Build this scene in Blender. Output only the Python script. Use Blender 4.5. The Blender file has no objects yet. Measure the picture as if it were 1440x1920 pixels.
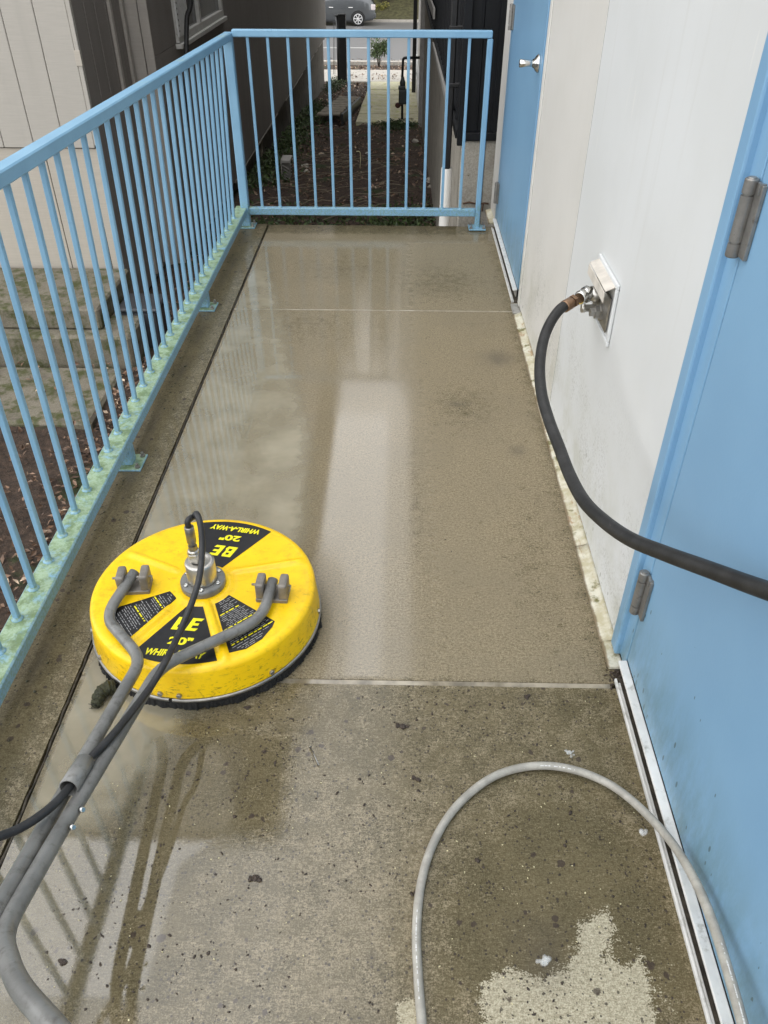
import bpy, bmesh, math, random
import numpy as np
from mathutils import Vector, Matrix, Euler, noise as mnoise

random.seed(7)
rng = np.random.default_rng(7)
S = bpy.context.scene
COL = S.collection
PI = math.pi

# ------------------------------------------------------------------ camera, sky, sun, exposure
EYE = Vector((0.0, 0.0, 1.6))
FPX = 1479.0                                   # focal length in pixels of the 1440x1920 photograph
_f = Vector(((756 - 720) / FPX, (960 + 180) / FPX, -1)).normalized()
_u = -Vector(((715 - 720) / FPX, (960 - 2884) / FPX, -1)).normalized()
_u = (_u - _f * _u.dot(_f)).normalized()
_r = _f.cross(_u)
ROT = Matrix((_r, _f, _u))                     # camera axes -> world axes
cam_data = bpy.data.cameras.new('camera')
cam_data.sensor_fit = 'VERTICAL'
cam_data.sensor_height = 24.0
cam_data.sensor_width = 18.0
cam_data.lens = 24.0 * FPX / 1920.0
cam_data.clip_start = 0.05
cam_data.clip_end = 1000
cam = bpy.data.objects.new('camera', cam_data)
cam.matrix_world = Matrix.Translation(EYE) @ ROT.to_4x4()
COL.objects.link(cam)
S.camera = cam

SUN_EL, SUN_AZ = math.radians(84), math.radians(-120)
world = bpy.data.worlds.new('World')
S.world = world
world.use_nodes = True
wn = world.node_tree
wn.nodes.clear()
sky = wn.nodes.new('ShaderNodeTexSky')
sky.sky_type = 'NISHITA'
sky.sun_disc = False
sky.sun_elevation = SUN_EL
sky.sun_rotation = SUN_AZ
hs = wn.nodes.new('ShaderNodeHueSaturation')
hs.inputs['Saturation'].default_value = 0.09
bgn = wn.nodes.new('ShaderNodeBackground')
bgn.inputs['Strength'].default_value = 0.15
wo = wn.nodes.new('ShaderNodeOutputWorld')
wn.links.new(sky.outputs[0], hs.inputs['Color'])
wn.links.new(hs.outputs[0], bgn.inputs['Color'])
wn.links.new(bgn.outputs[0], wo.inputs['Surface'])

sun_d = bpy.data.lights.new('sun', 'SUN')
sun_d.energy = 0.75
sun_d.angle = math.radians(160)
sun_d.color = (1.0, 0.97, 0.92)
sun = bpy.data.objects.new('sun', sun_d)
sun.rotation_euler = (PI / 2 - SUN_EL, 0, PI - SUN_AZ)
COL.objects.link(sun)

S.view_settings.view_transform = 'Standard'
S.view_settings.look = 'None'
S.view_settings.exposure = 1.50
S.view_settings.gamma = 1
S.view_settings.use_curve_mapping = False
S.render.engine = 'CYCLES'
S.cycles.max_bounces = 8
S.cycles.use_denoising = True


# ------------------------------------------------------------------ survey helpers: photo pixel -> place in the world
def _ray(u, v):
    return ROT @ Vector(((u - 720) / FPX, -(v - 960) / FPX, -1))


def onz(u, v, z=0.0):
    d = _ray(u, v)
    return EYE + d * ((z - EYE.z) / d.z)


def ony(u, v, y):
    d = _ray(u, v)
    return EYE + d * (y / d.y)


def onx(u, v, x):
    d = _ray(u, v)
    return EYE + d * (x / d.x)


def dep(u, v, t):
    return EYE + _ray(u, v) * t


# ------------------------------------------------------------------ object helpers
def obj(name, mesh, mat=None, parent=None, smooth=False, kind=None):
    o = bpy.data.objects.new(name, mesh)
    COL.objects.link(o)
    if mat is not None:
        mesh.materials.append(mat)
    if parent is not None:
        o.parent = parent
    if smooth:
        for p in mesh.polygons:
            p.use_smooth = True
    if kind:
        o['kind'] = kind
    return o


def tag(o, label, cat, group=None):
    o['label'] = label
    o['category'] = cat
    if group:
        o['group'] = group
    return o


def thing(name, label, cat, loc=(0, 0, 0), group=None):
    o = bpy.data.objects.new(name, None)
    o.empty_display_size = 0.1
    o.location = loc
    COL.objects.link(o)
    return tag(o, label, cat, group)


class MB:
    """gathers shapes into one mesh (coordinates relative to org)"""

    def __init__(self, org=(0, 0, 0)):
        self.bm = bmesh.new()
        self.org = Vector(org)

    def box(self, a, b, bevel=0.0, rot=None, seg=1):
        a, b = Vector(a) - self.org, Vector(b) - self.org
        c, d = (a + b) / 2, (b - a)
        t = bmesh.new()
        bmesh.ops.create_cube(t, size=1)
        for v in t.verts:
            v.co = Vector((v.co.x * d.x, v.co.y * d.y, v.co.z * d.z))
        if bevel:
            bmesh.ops.bevel(t, geom=list(t.edges), offset=bevel, segments=seg, affect='EDGES', profile=0.5)
        M = Matrix.Translation(c)
        if rot is not None:
            M = M @ (rot.to_4x4() if isinstance(rot, Matrix) else Euler(rot).to_matrix().to_4x4())
        t.transform(M)
        self._merge(t)
        return self

    def _merge(self, t):
        me = bpy.data.meshes.new('t')
        t.to_mesh(me)
        t.free()
        self.bm.from_mesh(me)
        bpy.data.meshes.remove(me)

    def bar(self, p, q, w, h, up=(0, 0, 1), bevel=0.0):
        """rectangular bar from p to q"""
        p, q = Vector(p) - self.org, Vector(q) - self.org
        d = q - p
        L = d.length
        d.normalize()
        upv = Vector(up)
        s = d.cross(upv)
        if s.length < 1e-4:
            s = d.cross(Vector((0, 1, 0)))
        s.normalize()
        n = s.cross(d)
        t = bmesh.new()
        bmesh.ops.create_cube(t, size=1)
        for v in t.verts:
            v.co = Vector((v.co.x * w, v.co.y * L, v.co.z * h))
        if bevel:
            bmesh.ops.bevel(t, geom=list(t.edges), offset=bevel, segments=1, affect='EDGES')
        M = Matrix((s, d, n)).transposed().to_4x4()
        t.transform(Matrix.Translation((p + q) / 2) @ M)
        self._merge(t)
        return self

    def tube(self, pts, r, n=10, caps=True, rs=None):
        pts = [Vector(p) - self.org for p in pts]
        bm = self.bm
        prev = None
        rings = []
        for i, p in enumerate(pts):
            if i == 0:
                t = pts[1] - p
            elif i == len(pts) - 1:
                t = p - pts[i - 1]
            else:
                t = (pts[i + 1] - p).normalized() + (p - pts[i - 1]).normalized()
            t.normalize()
            if prev is None:
                a = Vector((0, 0, 1)) if abs(t.z) < 0.9 else Vector((1, 0, 0))
                x = t.cross(a).normalized()
            else:
                x = (prev - t * prev.dot(t)).normalized()
            prev = x
            y = t.cross(x)
            rr = rs[i] if rs else r
            rings.append([bm.verts.new(p + (x * math.cos(k * 2 * PI / n) + y * math.sin(k * 2 * PI / n)) * rr) for k in range(n)])
        for a, b in zip(rings, rings[1:]):
            for k in range(n):
                f = bm.faces.new((a[k], a[(k + 1) % n], b[(k + 1) % n], b[k]))
                f.smooth = True
        if caps:
            bm.faces.new(list(reversed(rings[0])))
            bm.faces.new(rings[-1])
        return self

    def lathe(self, prof, n=48, c=(0, 0, 0), axis=None, smooth=True, close=True):
        """prof: list of (r, z)"""
        M = Matrix.Identity(3)
        if axis is not None:
            M = Vector((0, 0, 1)).rotation_difference(Vector(axis)).to_matrix()
        c = Vector(c) - self.org
        bm = self.bm
        rings = []
        for r, z in prof:
            rings.append([bm.verts.new(c + M @ Vector((r * math.cos(k * 2 * PI / n), r * math.sin(k * 2 * PI / n), z))) for k in range(n)])
        for a, b in zip(rings, rings[1:]):
            for k in range(n):
                f = bm.faces.new((a[k], a[(k + 1) % n], b[(k + 1) % n], b[k]))
                f.smooth = smooth
        if close:
            bm.faces.new(list(reversed(rings[0])))
            bm.faces.new(rings[-1])
        return self

    def prism(self, poly, z0, z1):
        """poly of (x, y) extruded z0..z1"""
        bm = self.bm
        o = self.org
        lo = [bm.verts.new((x - o.x, y - o.y, z0 - o.z)) for x, y in poly]
        hi = [bm.verts.new((x - o.x, y - o.y, z1 - o.z)) for x, y in poly]
        n = len(poly)
        bm.faces.new(list(reversed(lo)))
        bm.faces.new(hi)
        for k in range(n):
            bm.faces.new((lo[k], lo[(k + 1) % n], hi[(k + 1) % n], hi[k]))
        return self

    def mesh(self, name):
        bmesh.ops.recalc_face_normals(self.bm, faces=self.bm.faces)
        me = bpy.data.meshes.new(name)
        self.bm.to_mesh(me)
        self.bm.free()
        return me

    def build(self, name, mat, parent=None, kind=None):
        o = obj(name, self.mesh(name), mat, parent, kind=kind)
        if parent is None:
            o.location = self.org
        return o


def spline(pts, per=8):
    """Catmull-Rom through pts"""
    P = [Vector(p) for p in pts]
    P = [P[0] * 2 - P[1]] + P + [P[-1] * 2 - P[-2]]
    out = []
    for i in range(1, len(P) - 2):
        a, b, c, d = P[i - 1], P[i], P[i + 1], P[i + 2]
        for k in range(per):
            t = k / per
            out.append(0.5 * ((2 * b) + (c - a) * t + (2 * a - 5 * b + 4 * c - d) * t * t + (3 * b - a - 3 * c + d) * t ** 3))
    out.append(P[-2])
    return out


def fillet(pts, rad, per=7):
    """polyline with rounded corners"""
    P = [Vector(p) for p in pts]
    out = [P[0]]
    for a, b, c in zip(P, P[1:], P[2:]):
        d1, d2 = (a - b), (c - b)
        k = min(rad, d1.length * 0.45, d2.length * 0.45)
        s, e = b + d1.normalized() * k, b + d2.normalized() * k
        for i in range(per + 1):
            t = i / per
            out.append(s * (1 - t) ** 2 + b * 2 * t * (1 - t) + e * t * t)
    out.append(P[-1])
    return out


# ------------------------------------------------------------------ material helpers
class NT:
    def __init__(self, name):
        self.m = bpy.data.materials.new(name)
        self.m.use_nodes = True
        self.t = self.m.node_tree
        self.t.nodes.clear()
        self.out = self.t.nodes.new('ShaderNodeOutputMaterial')

    def n(self, typ, props=None, **ins):
        nd = self.t.nodes.new('ShaderNode' + typ)
        for k, v in (props or {}).items():
            setattr(nd, k, v)
        for k, v in ins.items():
            key = int(k[1:]) if k[0] == '_' else k.replace('_', ' ')
            s = nd.inputs[key]
            if isinstance(v, bpy.types.NodeSocket):
                self.t.links.new(v, s)
            else:
                if isinstance(v, tuple) and len(v) == 3 and s.type == 'RGBA':
                    v = v + (1,)
                s.default_value = v
        return nd

    def pos(self, scale=(1, 1, 1), obj_space=False):
        if obj_space:
            v = self.n('TexCoord').outputs['Object']
        else:
            v = self.n('NewGeometry').outputs['Position']
        if scale != (1, 1, 1):
            v = self.n('VectorMath', {'operation': 'MULTIPLY'}, _0=v, _1=scale).outputs[0]
        return v

    def noise(self, vec, scale, detail=4, rough=0.55, dist=0.0):
        return self.n('TexNoise', None, Vector=vec, Scale=scale, Detail=detail, Roughness=rough, Distortion=dist).outputs['Fac']

    def vor(self, vec, scale, feature='F1', rnd=1.0):
        return self.n('TexVoronoi', {'feature': feature}, Vector=vec, Scale=scale, Randomness=rnd)

    def math(self, op, a, b=0.0, c=None, clamp=False):
        nd = self.t.nodes.new('ShaderNodeMath')
        nd.operation = op
        nd.use_clamp = clamp
        for i, v in enumerate((a, b) if c is None else (a, b, c)):
            if isinstance(v, bpy.types.NodeSocket):
                self.t.links.new(v, nd.inputs[i])
            else:
                nd.inputs[i].default_value = v
        return nd.outputs[0]

    def step(self, v, lo, hi, a=0.0, b=1.0):
        nd = self.n('MapRange', {'interpolation_type': 'SMOOTHSTEP'}, Value=v, From_Min=lo, From_Max=hi, To_Min=a, To_Max=b)
        return nd.outputs[0]

    def mix(self, f, a, b, mode='MIX'):
        nd = self.t.nodes.new('ShaderNodeMix')
        nd.data_type = 'RGBA'
        nd.blend_type = mode
        for i, v in ((0, f), (6, a), (7, b)):
            if isinstance(v, bpy.types.NodeSocket):
                self.t.links.new(v, nd.inputs[i])
            else:
                nd.inputs[i].default_value = (tuple(v) + (1,)) if isinstance(v, (tuple, list)) else v
        return nd.outputs[2]

    def xyz(self, v):
        nd = self.n('SeparateXYZ', None, Vector=v)
        return nd.outputs

    def bump(self, h, strength=0.3, dist=0.002, normal=None):
        ins = dict(Height=h, Strength=strength, Distance=dist)
        if normal is not None:
            ins['Normal'] = normal
        return self.n('Bump', None, **ins).outputs[0]

    def bsdf(self, **ins):
        nd = self.n('BsdfPrincipled', None, **ins)
        self.t.links.new(nd.outputs[0], self.out.inputs['Surface'])
        return nd

    def attr(self, name):
        return self.n('Attribute', {'attribute_name': name})


def simple(name, col, rough=0.5, metal=0.0, var=0.15, scale=20.0, bump=0.0, bscale=120.0, dirt=None, dirt_amt=0.5, dirt_scale=9.0, coat=0.0, spec=0.5):
    N = NT(name)
    p = N.pos()
    f = N.noise(p, scale, 5)
    dark = tuple(c * (1 - var) for c in col)
    lite = tuple(min(1, c * (1 + var)) for c in col)
    c = N.mix(N.step(f, 0.3, 0.7), dark, lite)
    if dirt:
        d = N.noise(p, dirt_scale, 8, 0.7)
        c = N.mix(N.step(d, 0.62 - 0.25 * dirt_amt, 0.75), c, dirt)
    ins = dict(Base_Color=c, Roughness=rough, Metallic=metal, Coat_Weight=coat, Coat_Roughness=0.05, Specular_IOR_Level=spec)
    if bump:
        ins['Normal'] = N.bump(N.noise(p, bscale, 4), bump, 0.004)
    N.bsdf(**ins)
    return N.m


# rail paint: pale blue, with algae where water lies on low flat faces
def mat_rail():
    N = NT('rail_paint')
    p = N.pos()
    x, y, z = N.xyz(p)[0:3]
    nz = N.xyz(N.n('NewGeometry').outputs['Normal'])[2]
    base = N.mix(N.step(N.noise(p, 6, 4), 0.3, 0.7), (0.195, 0.375, 0.540), (0.228, 0.422, 0.590))
    base = N.mix(N.step(N.noise(p, 90, 4), 0.62, 0.75, 0, 0.35), base, (0.10, 0.25, 0.38))
    flat = N.step(nz, 0.6, 0.9)
    low = N.step(z, 0.22, 0.135)
    a1 = N.noise(p, 15, 8, 0.75)
    alg = N.math('MULTIPLY', N.math('MULTIPLY', flat, low), N.step(a1, 0.30, 0.52))
    algc = N.mix(N.step(N.noise(p, 26, 7, 0.7), 0.45, 0.62), (0.34, 0.44, 0.25), (0.14, 0.19, 0.03))
    side = N.math('MULTIPLY', N.step(x, -0.88, -0.92), N.math('MULTIPLY', alg, 0.85))
    front = N.math('MULTIPLY', alg, N.step(a1, 0.5, 0.66))
    base = N.mix(N.math('MAXIMUM', side, N.math('MULTIPLY', front, 0.6)), base, algc)
    top = N.math('MULTIPLY', flat, N.step(z, 1.0, 1.04))
    base = N.mix(N.math('MULTIPLY', top, N.step(N.noise(p, 4.5, 7, 0.65), 0.52, 0.75, 0, 0.6)), base, (0.40, 0.46, 0.26))
    # thin grime creeping up the foot of each bar
    foot = N.math('MULTIPLY', N.step(z, 0.17, 0.12), N.step(N.noise(p, 120, 4), 0.45, 0.6))
    base = N.mix(N.math('MULTIPLY', foot, 0.45), base, (0.16, 0.25, 0.10))
    N.bsdf(Base_Color=base, Roughness=0.42, Normal=N.bump(N.noise(p, 160, 3), 0.12, 0.002))
    return N.m


def mat_wall(name='wall_paint', tint=(1.0, 1.0, 1.0)):
    N = NT(name)
    p = N.pos()
    x, y, z = N.xyz(p)[0:3]
    c = N.mix(N.step(N.noise(p, 2.2, 5), 0.3, 0.7), tuple(a * b for a, b in zip((0.635, 0.650, 0.648), tint)), tuple(a * b for a, b in zip((0.675, 0.692, 0.697), tint)))
    st = N.noise(N.pos((30, 30, 1.2)), 1.0, 6, 0.6)
    c = N.mix(N.step(st, 0.55, 0.8, 0, 0.22), c, (0.50, 0.49, 0.45))
    # runs of old wash-off
    c = N.mix(N.math('MULTIPLY', N.step(N.noise(N.pos((22, 22, 2.4)), 1.0, 2), 0.70, 0.74), 0.5), c, (0.72, 0.72, 0.70))
    # splashed-up grime, more of it near the floor
    v = N.vor(N.pos((1, 1, 0.6)), 70)
    sz = N.n('SeparateColor', None, Color=v.outputs['Color']).outputs
    zone = N.math('MULTIPLY', N.step(N.noise(p, 3.2, 5, 0.6), 0.40, 0.62), N.math('MULTIPLY', N.step(z, 0.62, 0.30), N.step(z, 0.0, 0.10)))
    lowz = N.math('MAXIMUM', zone, N.step(z, 0.30, 0.0))
    sp = N.math('LESS_THAN', v.outputs['Distance'], N.math('MULTIPLY', N.step(sz[0], 0.55, 1.0), N.math('MULTIPLY_ADD', lowz, 0.46, 0.10)))
    c = N.mix(N.math('MULTIPLY', sp, N.math('MULTIPLY_ADD', lowz, 0.5, 0.22)), c, (0.25, 0.25, 0.225))
    g = N.math('MULTIPLY', N.step(z, 0.55, 0.0), N.step(N.noise(p, 7, 7, 0.65), 0.38, 0.75))
    c = N.mix(N.math('MULTIPLY', g, 0.55), c, (0.40, 0.40, 0.30))
    sm = N.math('MULTIPLY', zone, N.step(N.noise(p, 120, 5, 0.7), 0.48, 0.62))
    c = N.mix(N.math('MULTIPLY', sm, 0.62), c, (0.36, 0.36, 0.335))
    N.bsdf(Base_Color=c, Roughness=0.5, Normal=N.bump(N.noise(p, 260, 3), 0.08, 0.002))
    return N.m


def mat_door():
    N = NT('door_paint')
    p = N.pos()
    z = N.xyz(p)[2]
    c = N.mix(N.step(N.noise(p, 2.0, 5), 0.3, 0.7), (0.182, 0.345, 0.525), (0.210, 0.388, 0.570))
    v = N.vor(N.pos((1, 1, 0.4)), 60)
    sz = N.n('SeparateColor', None, Color=v.outputs['Color']).outputs
    lowz = N.step(z, 0.7, 0.05)
    sp = N.math('LESS_THAN', v.outputs['Distance'], N.math('MULTIPLY', N.step(sz[0], 0.80, 1.0), N.math('MULTIPLY_ADD', lowz, 0.24, 0.04)))
    c = N.mix(N.math('MULTIPLY', sp, 0.75), c, (0.03, 0.06, 0.07))
    g = N.math('MULTIPLY', N.step(z, 0.40, 0.0), N.step(N.noise(N.pos((9, 9, 3.0)), 1.6, 9, 0.75), 0.30, 0.66))
    c = N.mix(N.math('MULTIPLY', g, 0.75), c, (0.085, 0.155, 0.14))
    N.bsdf(Base_Color=c, Roughness=0.38, Normal=N.bump(N.noise(p, 140, 3), 0.1, 0.002))
    return N.m


def mat_flashing():
    N = NT('weathered_flashing')
    p = N.pos()
    f = N.noise(p, 18, 8, 0.7)
    g = N.noise(N.pos((1, 0.35, 1)), 34, 7, 0.7)
    c = N.mix(N.step(f, 0.38, 0.62), (0.44, 0.40, 0.27), (0.60, 0.58, 0.48))
    c = N.mix(N.math('MULTIPLY', N.step(g, 0.55, 0.66), 0.7), c, (0.30, 0.17, 0.075))
    c = N.mix(N.step(N.noise(p, 11, 7, 0.7), 0.54, 0.66), c, (0.13, 0.12, 0.035))
    c = N.mix(N.step(N.noise(p, 70, 5, 0.7), 0.66, 0.72), c, (0.05, 0.035, 0.025))
    xx = N.xyz(p)[0]
    c = N.mix(N.math('MULTIPLY', N.step(N.math('ADD', xx, N.math('MULTIPLY_ADD', f, 0.014, -0.007)), 0.573, 0.567), 0.8), c, (0.13, 0.085, 0.04))
    N.bsdf(Base_Color=c, Roughness=0.7, Normal=N.bump(f, 0.4, 0.004))
    return N.m


def mat_deck(name='wet_concrete'):
    N = NT(name)
    p = N.pos()
    mk = N.n('SeparateColor', None, Color=N.attr('mask').outputs['Color']).outputs
    mk_a = N.attr('mask').outputs['Alpha']
    wet, dirt, pale = mk[0], mk[1], mk[2]
    fine = N.noise(p, 330, 3, 0.6)
    grit = N.noise(p, 140, 4, 0.65)
    broom = N.noise(N.pos((55, 300, 1)), 1.0, 5, 0.7, 0.6)
    med = N.noise(p, 24, 7, 0.68)
    big = N.noise(p, 3.2, 6, 0.6)
    tex = N.math('MULTIPLY_ADD', fine, 0.42, N.math('MULTIPLY_ADD', broom, 0.24, N.math('MULTIPLY', grit, 0.34)))
    texs = N.step(tex, 0.36, 0.64)
    clean = N.mix(texs, (0.108, 0.084, 0.046), (0.350, 0.290, 0.184))
    clean = N.mix(N.step(big, 0.35, 0.7, 0, 0.5), clean, (0.195, 0.162, 0.104))
    # organic film and the painted dark reflection: broken up at the grain, so it reads as growth in the texture
    dm = N.math('ADD', dirt, N.math('MULTIPLY_ADD', med, 1.5, -0.75))
    dm = N.math('ADD', dm, N.math('MULTIPLY_ADD', texs, -0.55, 0.27))
    dirtc = N.mix(N.step(N.noise(p, 9, 5), 0.35, 0.65), (0.050, 0.037, 0.012), (0.094, 0.071, 0.031))
    dirtc = N.mix(N.math('MULTIPLY', texs, 0.8), dirtc, (0.19, 0.160, 0.090))
    c = N.mix(N.step(dm, 0.22, 0.85), clean, dirtc)
    # dry patch
    pm = N.math('ADD', pale, N.math('MULTIPLY_ADD', N.noise(p, 36, 8, 0.75), 1.3, -0.65))
    pm = N.math('ADD', pm, N.math('MULTIPLY_ADD', texs, 0.55, -0.27))
    dry = N.step(pm, 0.40, 0.60)
    c = N.mix(dry, c, N.mix(texs, (0.21, 0.182, 0.115), (0.56, 0.51, 0.38)))
    # dark dots of growth and grit
    v = N.vor(p, 150)
    sz = N.n('SeparateColor', None, Color=v.outputs['Color']).outputs
    dots = N.math('LESS_THAN', v.outputs['Distance'], N.math('MULTIPLY', N.step(sz[0], 0.78, 1.0), N.math('MULTIPLY', N.step(dirt, 0.05, 0.6, 0.10, 0.46), 1.0)))
    c = N.mix(N.math('MULTIPLY', dots, 0.75), c, (0.030, 0.022, 0.018))
    v2 = N.vor(p, 36)
    sz2 = N.n('SeparateColor', None, Color=v2.outputs['Color']).outputs
    rad = N.math('MULTIPLY', N.step(sz2[0], 0.52, 1.0), N.math('MULTIPLY', N.step(dirt, 0.25, 0.80, 0.0, 0.36), N.step(N.noise(p, 7, 4, 0.6), 0.42, 0.60)))
    soft = N.step(N.math('SUBTRACT', rad, N.math('ADD', v2.outputs['Distance'], N.math('MULTIPLY_ADD', grit, 0.25, -0.125))), -0.03, 0.06)
    c = N.mix(N.math('MULTIPLY', soft, 0.8), c, (0.042, 0.028, 0.022))
    # soft dark smudges
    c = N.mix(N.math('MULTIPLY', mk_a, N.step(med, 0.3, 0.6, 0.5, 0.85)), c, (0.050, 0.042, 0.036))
    h = N.math('MULTIPLY_ADD', fine, 0.6, N.math('MULTIPLY_ADD', broom, 0.8, N.math('MULTIPLY', grit, 0.6)))
    nrm = N.bump(h, 0.9, 0.0018)
    cw = N.math('MULTIPLY', wet, N.math('SUBTRACT', 1.0, N.math('MULTIPLY', dry, 0.95)))
    wn_ = N.step(N.math('ADD', wet, N.math('MULTIPLY_ADD', med, 0.5, -0.25)), 0.25, 0.85)
    flood = N.step(wet, 0.90, 1.0)
    cr = N.math('MULTIPLY_ADD', wn_, -0.30, N.math('MULTIPLY_ADD', flood, -0.030, 0.334))
    cb = N.bump(N.math('MULTIPLY_ADD', med, 1.0, N.math('MULTIPLY', grit, 0.5)), N.math('MULTIPLY_ADD', flood, -0.065, 0.10), 0.0012)
    N.bsdf(Base_Color=c, Roughness=0.78, Normal=nrm, Coat_Weight=cw, Coat_Roughness=cr, Coat_IOR=N.math('MULTIPLY_ADD', flood, 0.30, 1.60), Coat_Normal=cb, Specular_IOR_Level=0.3)
    return N.m


def mat_puddle():
    N = NT('murky_water')
    p = N.pos()
    m = N.n('SeparateColor', None, Color=N.attr('mask').outputs['Color']).outputs[0]
    e = N.math('ADD', m, N.math('MULTIPLY_ADD', N.noise(p, 16, 6, 0.6), 0.5, -0.25))
    a = N.math('MULTIPLY', N.step(e, 0.22, 0.80), N.step(N.noise(p, 4, 4), 0.25, 0.75, 0.50, 0.86))
    c = N.mix(N.step(N.noise(p, 5, 5, 0.6, 1.0), 0.3, 0.7), (0.345, 0.308, 0.215), (0.41, 0.372, 0.272))
    N.bsdf(Base_Color=c, Roughness=0.02, IOR=2.1, Specular_IOR_Level=0.5, Alpha=a,
           Normal=N.bump(N.noise(p, 9, 3), 0.03, 0.01))
    return N.m


def mat_yellow():
    N = NT('yellow_plastic')
    p = N.pos(obj_space=True)
    z = N.xyz(p)[2]
    c = N.mix(N.step(N.noise(p, 9, 4), 0.3, 0.7), (0.92, 0.570, 0.002), (0.97, 0.640, 0.004))
    # scuffs, worse down the side
    s1 = N.noise(N.n('VectorMath', {'operation': 'MULTIPLY'}, _0=p, _1=(40, 40, 150)).outputs[0], 1.0, 6, 0.7)
    side = N.step(z, 0.135, 0.06)
    c = N.mix(N.math('MULTIPLY', N.step(s1, 0.54, 0.68), N.math('MULTIPLY_ADD', side, 0.8, 0.14)), c, (0.20, 0.10, 0.01))
    s2 = N.noise(p, 70, 6, 0.75)
    c = N.mix(N.step(s2, 0.66, 0.71, 0, 0.85), c, (0.05, 0.03, 0.01))
    c = N.mix(N.step(N.noise(p, 16, 8, 0.75), 0.50, 0.72, 0, 0.5), c, (0.50, 0.28, 0.012))
    sm = N.noise(N.n('VectorMath', {'operation': 'MULTIPLY'}, _0=p, _1=(26, 60, 26)).outputs[0], 1.0, 8, 0.75, 0.8)
    c = N.mix(N.math('MULTIPLY', N.step(sm, 0.55, 0.67), N.math('MULTIPLY_ADD', side, 0.5, 0.3)), c, (0.16, 0.085, 0.012))
    N.bsdf(Base_Color=c, Roughness=0.36, Normal=N.bump(N.noise(p, 180, 3), 0.08, 0.002))
    return N.m


def mat_hose(name, col, mark=None):
    N = NT(name)
    p = N.pos()
    c = N.mix(N.step(N.noise(p, 25, 6, 0.7), 0.35, 0.75), col, tuple(min(1, k * 1.5 + 0.012) for k in col))
    c = N.mix(N.step(N.noise(p, 130, 5, 0.7), 0.66, 0.72, 0, 0.6), c, mark or (0.17, 0.15, 0.12))
    N.bsdf(Base_Color=c, Roughness=0.5, Normal=N.bump(N.noise(p, 240, 3), 0.25, 0.001))
    return N.m


def mat_ground():
    N = NT('mulch_soil')
    p = N.pos()
    c = N.mix(N.step(N.noise(p, 20, 8, 0.75), 0.32, 0.68), (0.022, 0.014, 0.009), (0.098, 0.062, 0.042))
    c = N.mix(N.step(N.noise(p, 2.2, 6, 0.65), 0.55, 0.66), c, (0.035, 0.050, 0.014))
    c = N.mix(N.step(N.noise(p, 90, 4, 0.7), 0.66, 0.70), c, (0.22, 0.17, 0.12))
    N.bsdf(Base_Color=c, Roughness=0.9, Normal=N.bump(N.noise(p, 30, 8, 0.7), 0.9, 0.05))
    return N.m


def mat_oldconc(name, col, moss=0.3, mosscol=(0.07, 0.085, 0.02), dark=(0.10, 0.085, 0.07)):
    N = NT(name)
    p = N.pos()
    f = N.noise(p, 90, 5, 0.7)
    c = N.mix(N.step(f, 0.3, 0.7), tuple(k * 0.75 for k in col), tuple(k * 1.15 for k in col))
    c = N.mix(N.step(N.noise(p, 5, 8, 0.7), 0.45, 0.7, 0, 0.75), c, dark)
    c = N.mix(N.step(N.noise(p, 6.5, 8, 0.7), 0.66 - moss * 0.4, 0.74 - moss * 0.2), c, mosscol)
    N.bsdf(Base_Color=c, Roughness=0.85, Normal=N.bump(N.math('ADD', f, N.noise(p, 25, 5)), 0.5, 0.006))
    return N.m


def mat_siding(name, col, streak=0.5):
    """painted plywood boards: faint saw marks across the board, rain streaks down it"""
    N = NT(name)
    p = N.pos()
    g = N.noise(N.pos((6, 6, 130)), 1.0, 5, 0.6)
    c = N.mix(N.step(g, 0.3, 0.7), tuple(k * 0.95 for k in col), tuple(k * 1.04 for k in col))
    s = N.noise(N.pos((6, 6, 0.5)), 1.0, 6, 0.6)
    c = N.mix(N.step(s, 0.45, 0.75, 0, streak), c, tuple(k * 0.72 for k in col))
    N.bsdf(Base_Color=c, Roughness=0.65, Normal=N.bump(g, 0.22, 0.003))
    return N.m


def mat_road():
    N = NT('asphalt')
    p = N.pos()
    c = N.mix(N.step(N.noise(p, 60, 4), 0.3, 0.7), (0.15, 0.147, 0.145), (0.19, 0.186, 0.184))
    c = N.mix(N.step(N.noise(N.pos((0.05, 1, 1)), 1.4, 5), 0.42, 0.68, 0, 0.5), c, (0.16, 0.15, 0.145))
    N.bsdf(Base_Color=c, Roughness=0.38)
    return N.m


def mat_leaf(name, a, b):
    N = NT(name)
    p = N.pos()
    r = N.n('ObjectInfo').outputs['Random']
    c = N.mix(N.step(N.noise(p, 9, 3), 0.3, 0.7), a, b)
    c = N.mix(N.step(N.n('TexWhiteNoise', {'noise_dimensions': '3D'}, Vector=N.n('VectorMath', {'operation': 'SNAP'}, _0=p, _1=(0.05, 0.05, 0.05)).outputs[0]).outputs['Value'], 0.4, 1.0), c, tuple(min(1, k * 1.6) for k in b))
    N.bsdf(Base_Color=c, Roughness=0.55)
    return N.m


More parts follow.
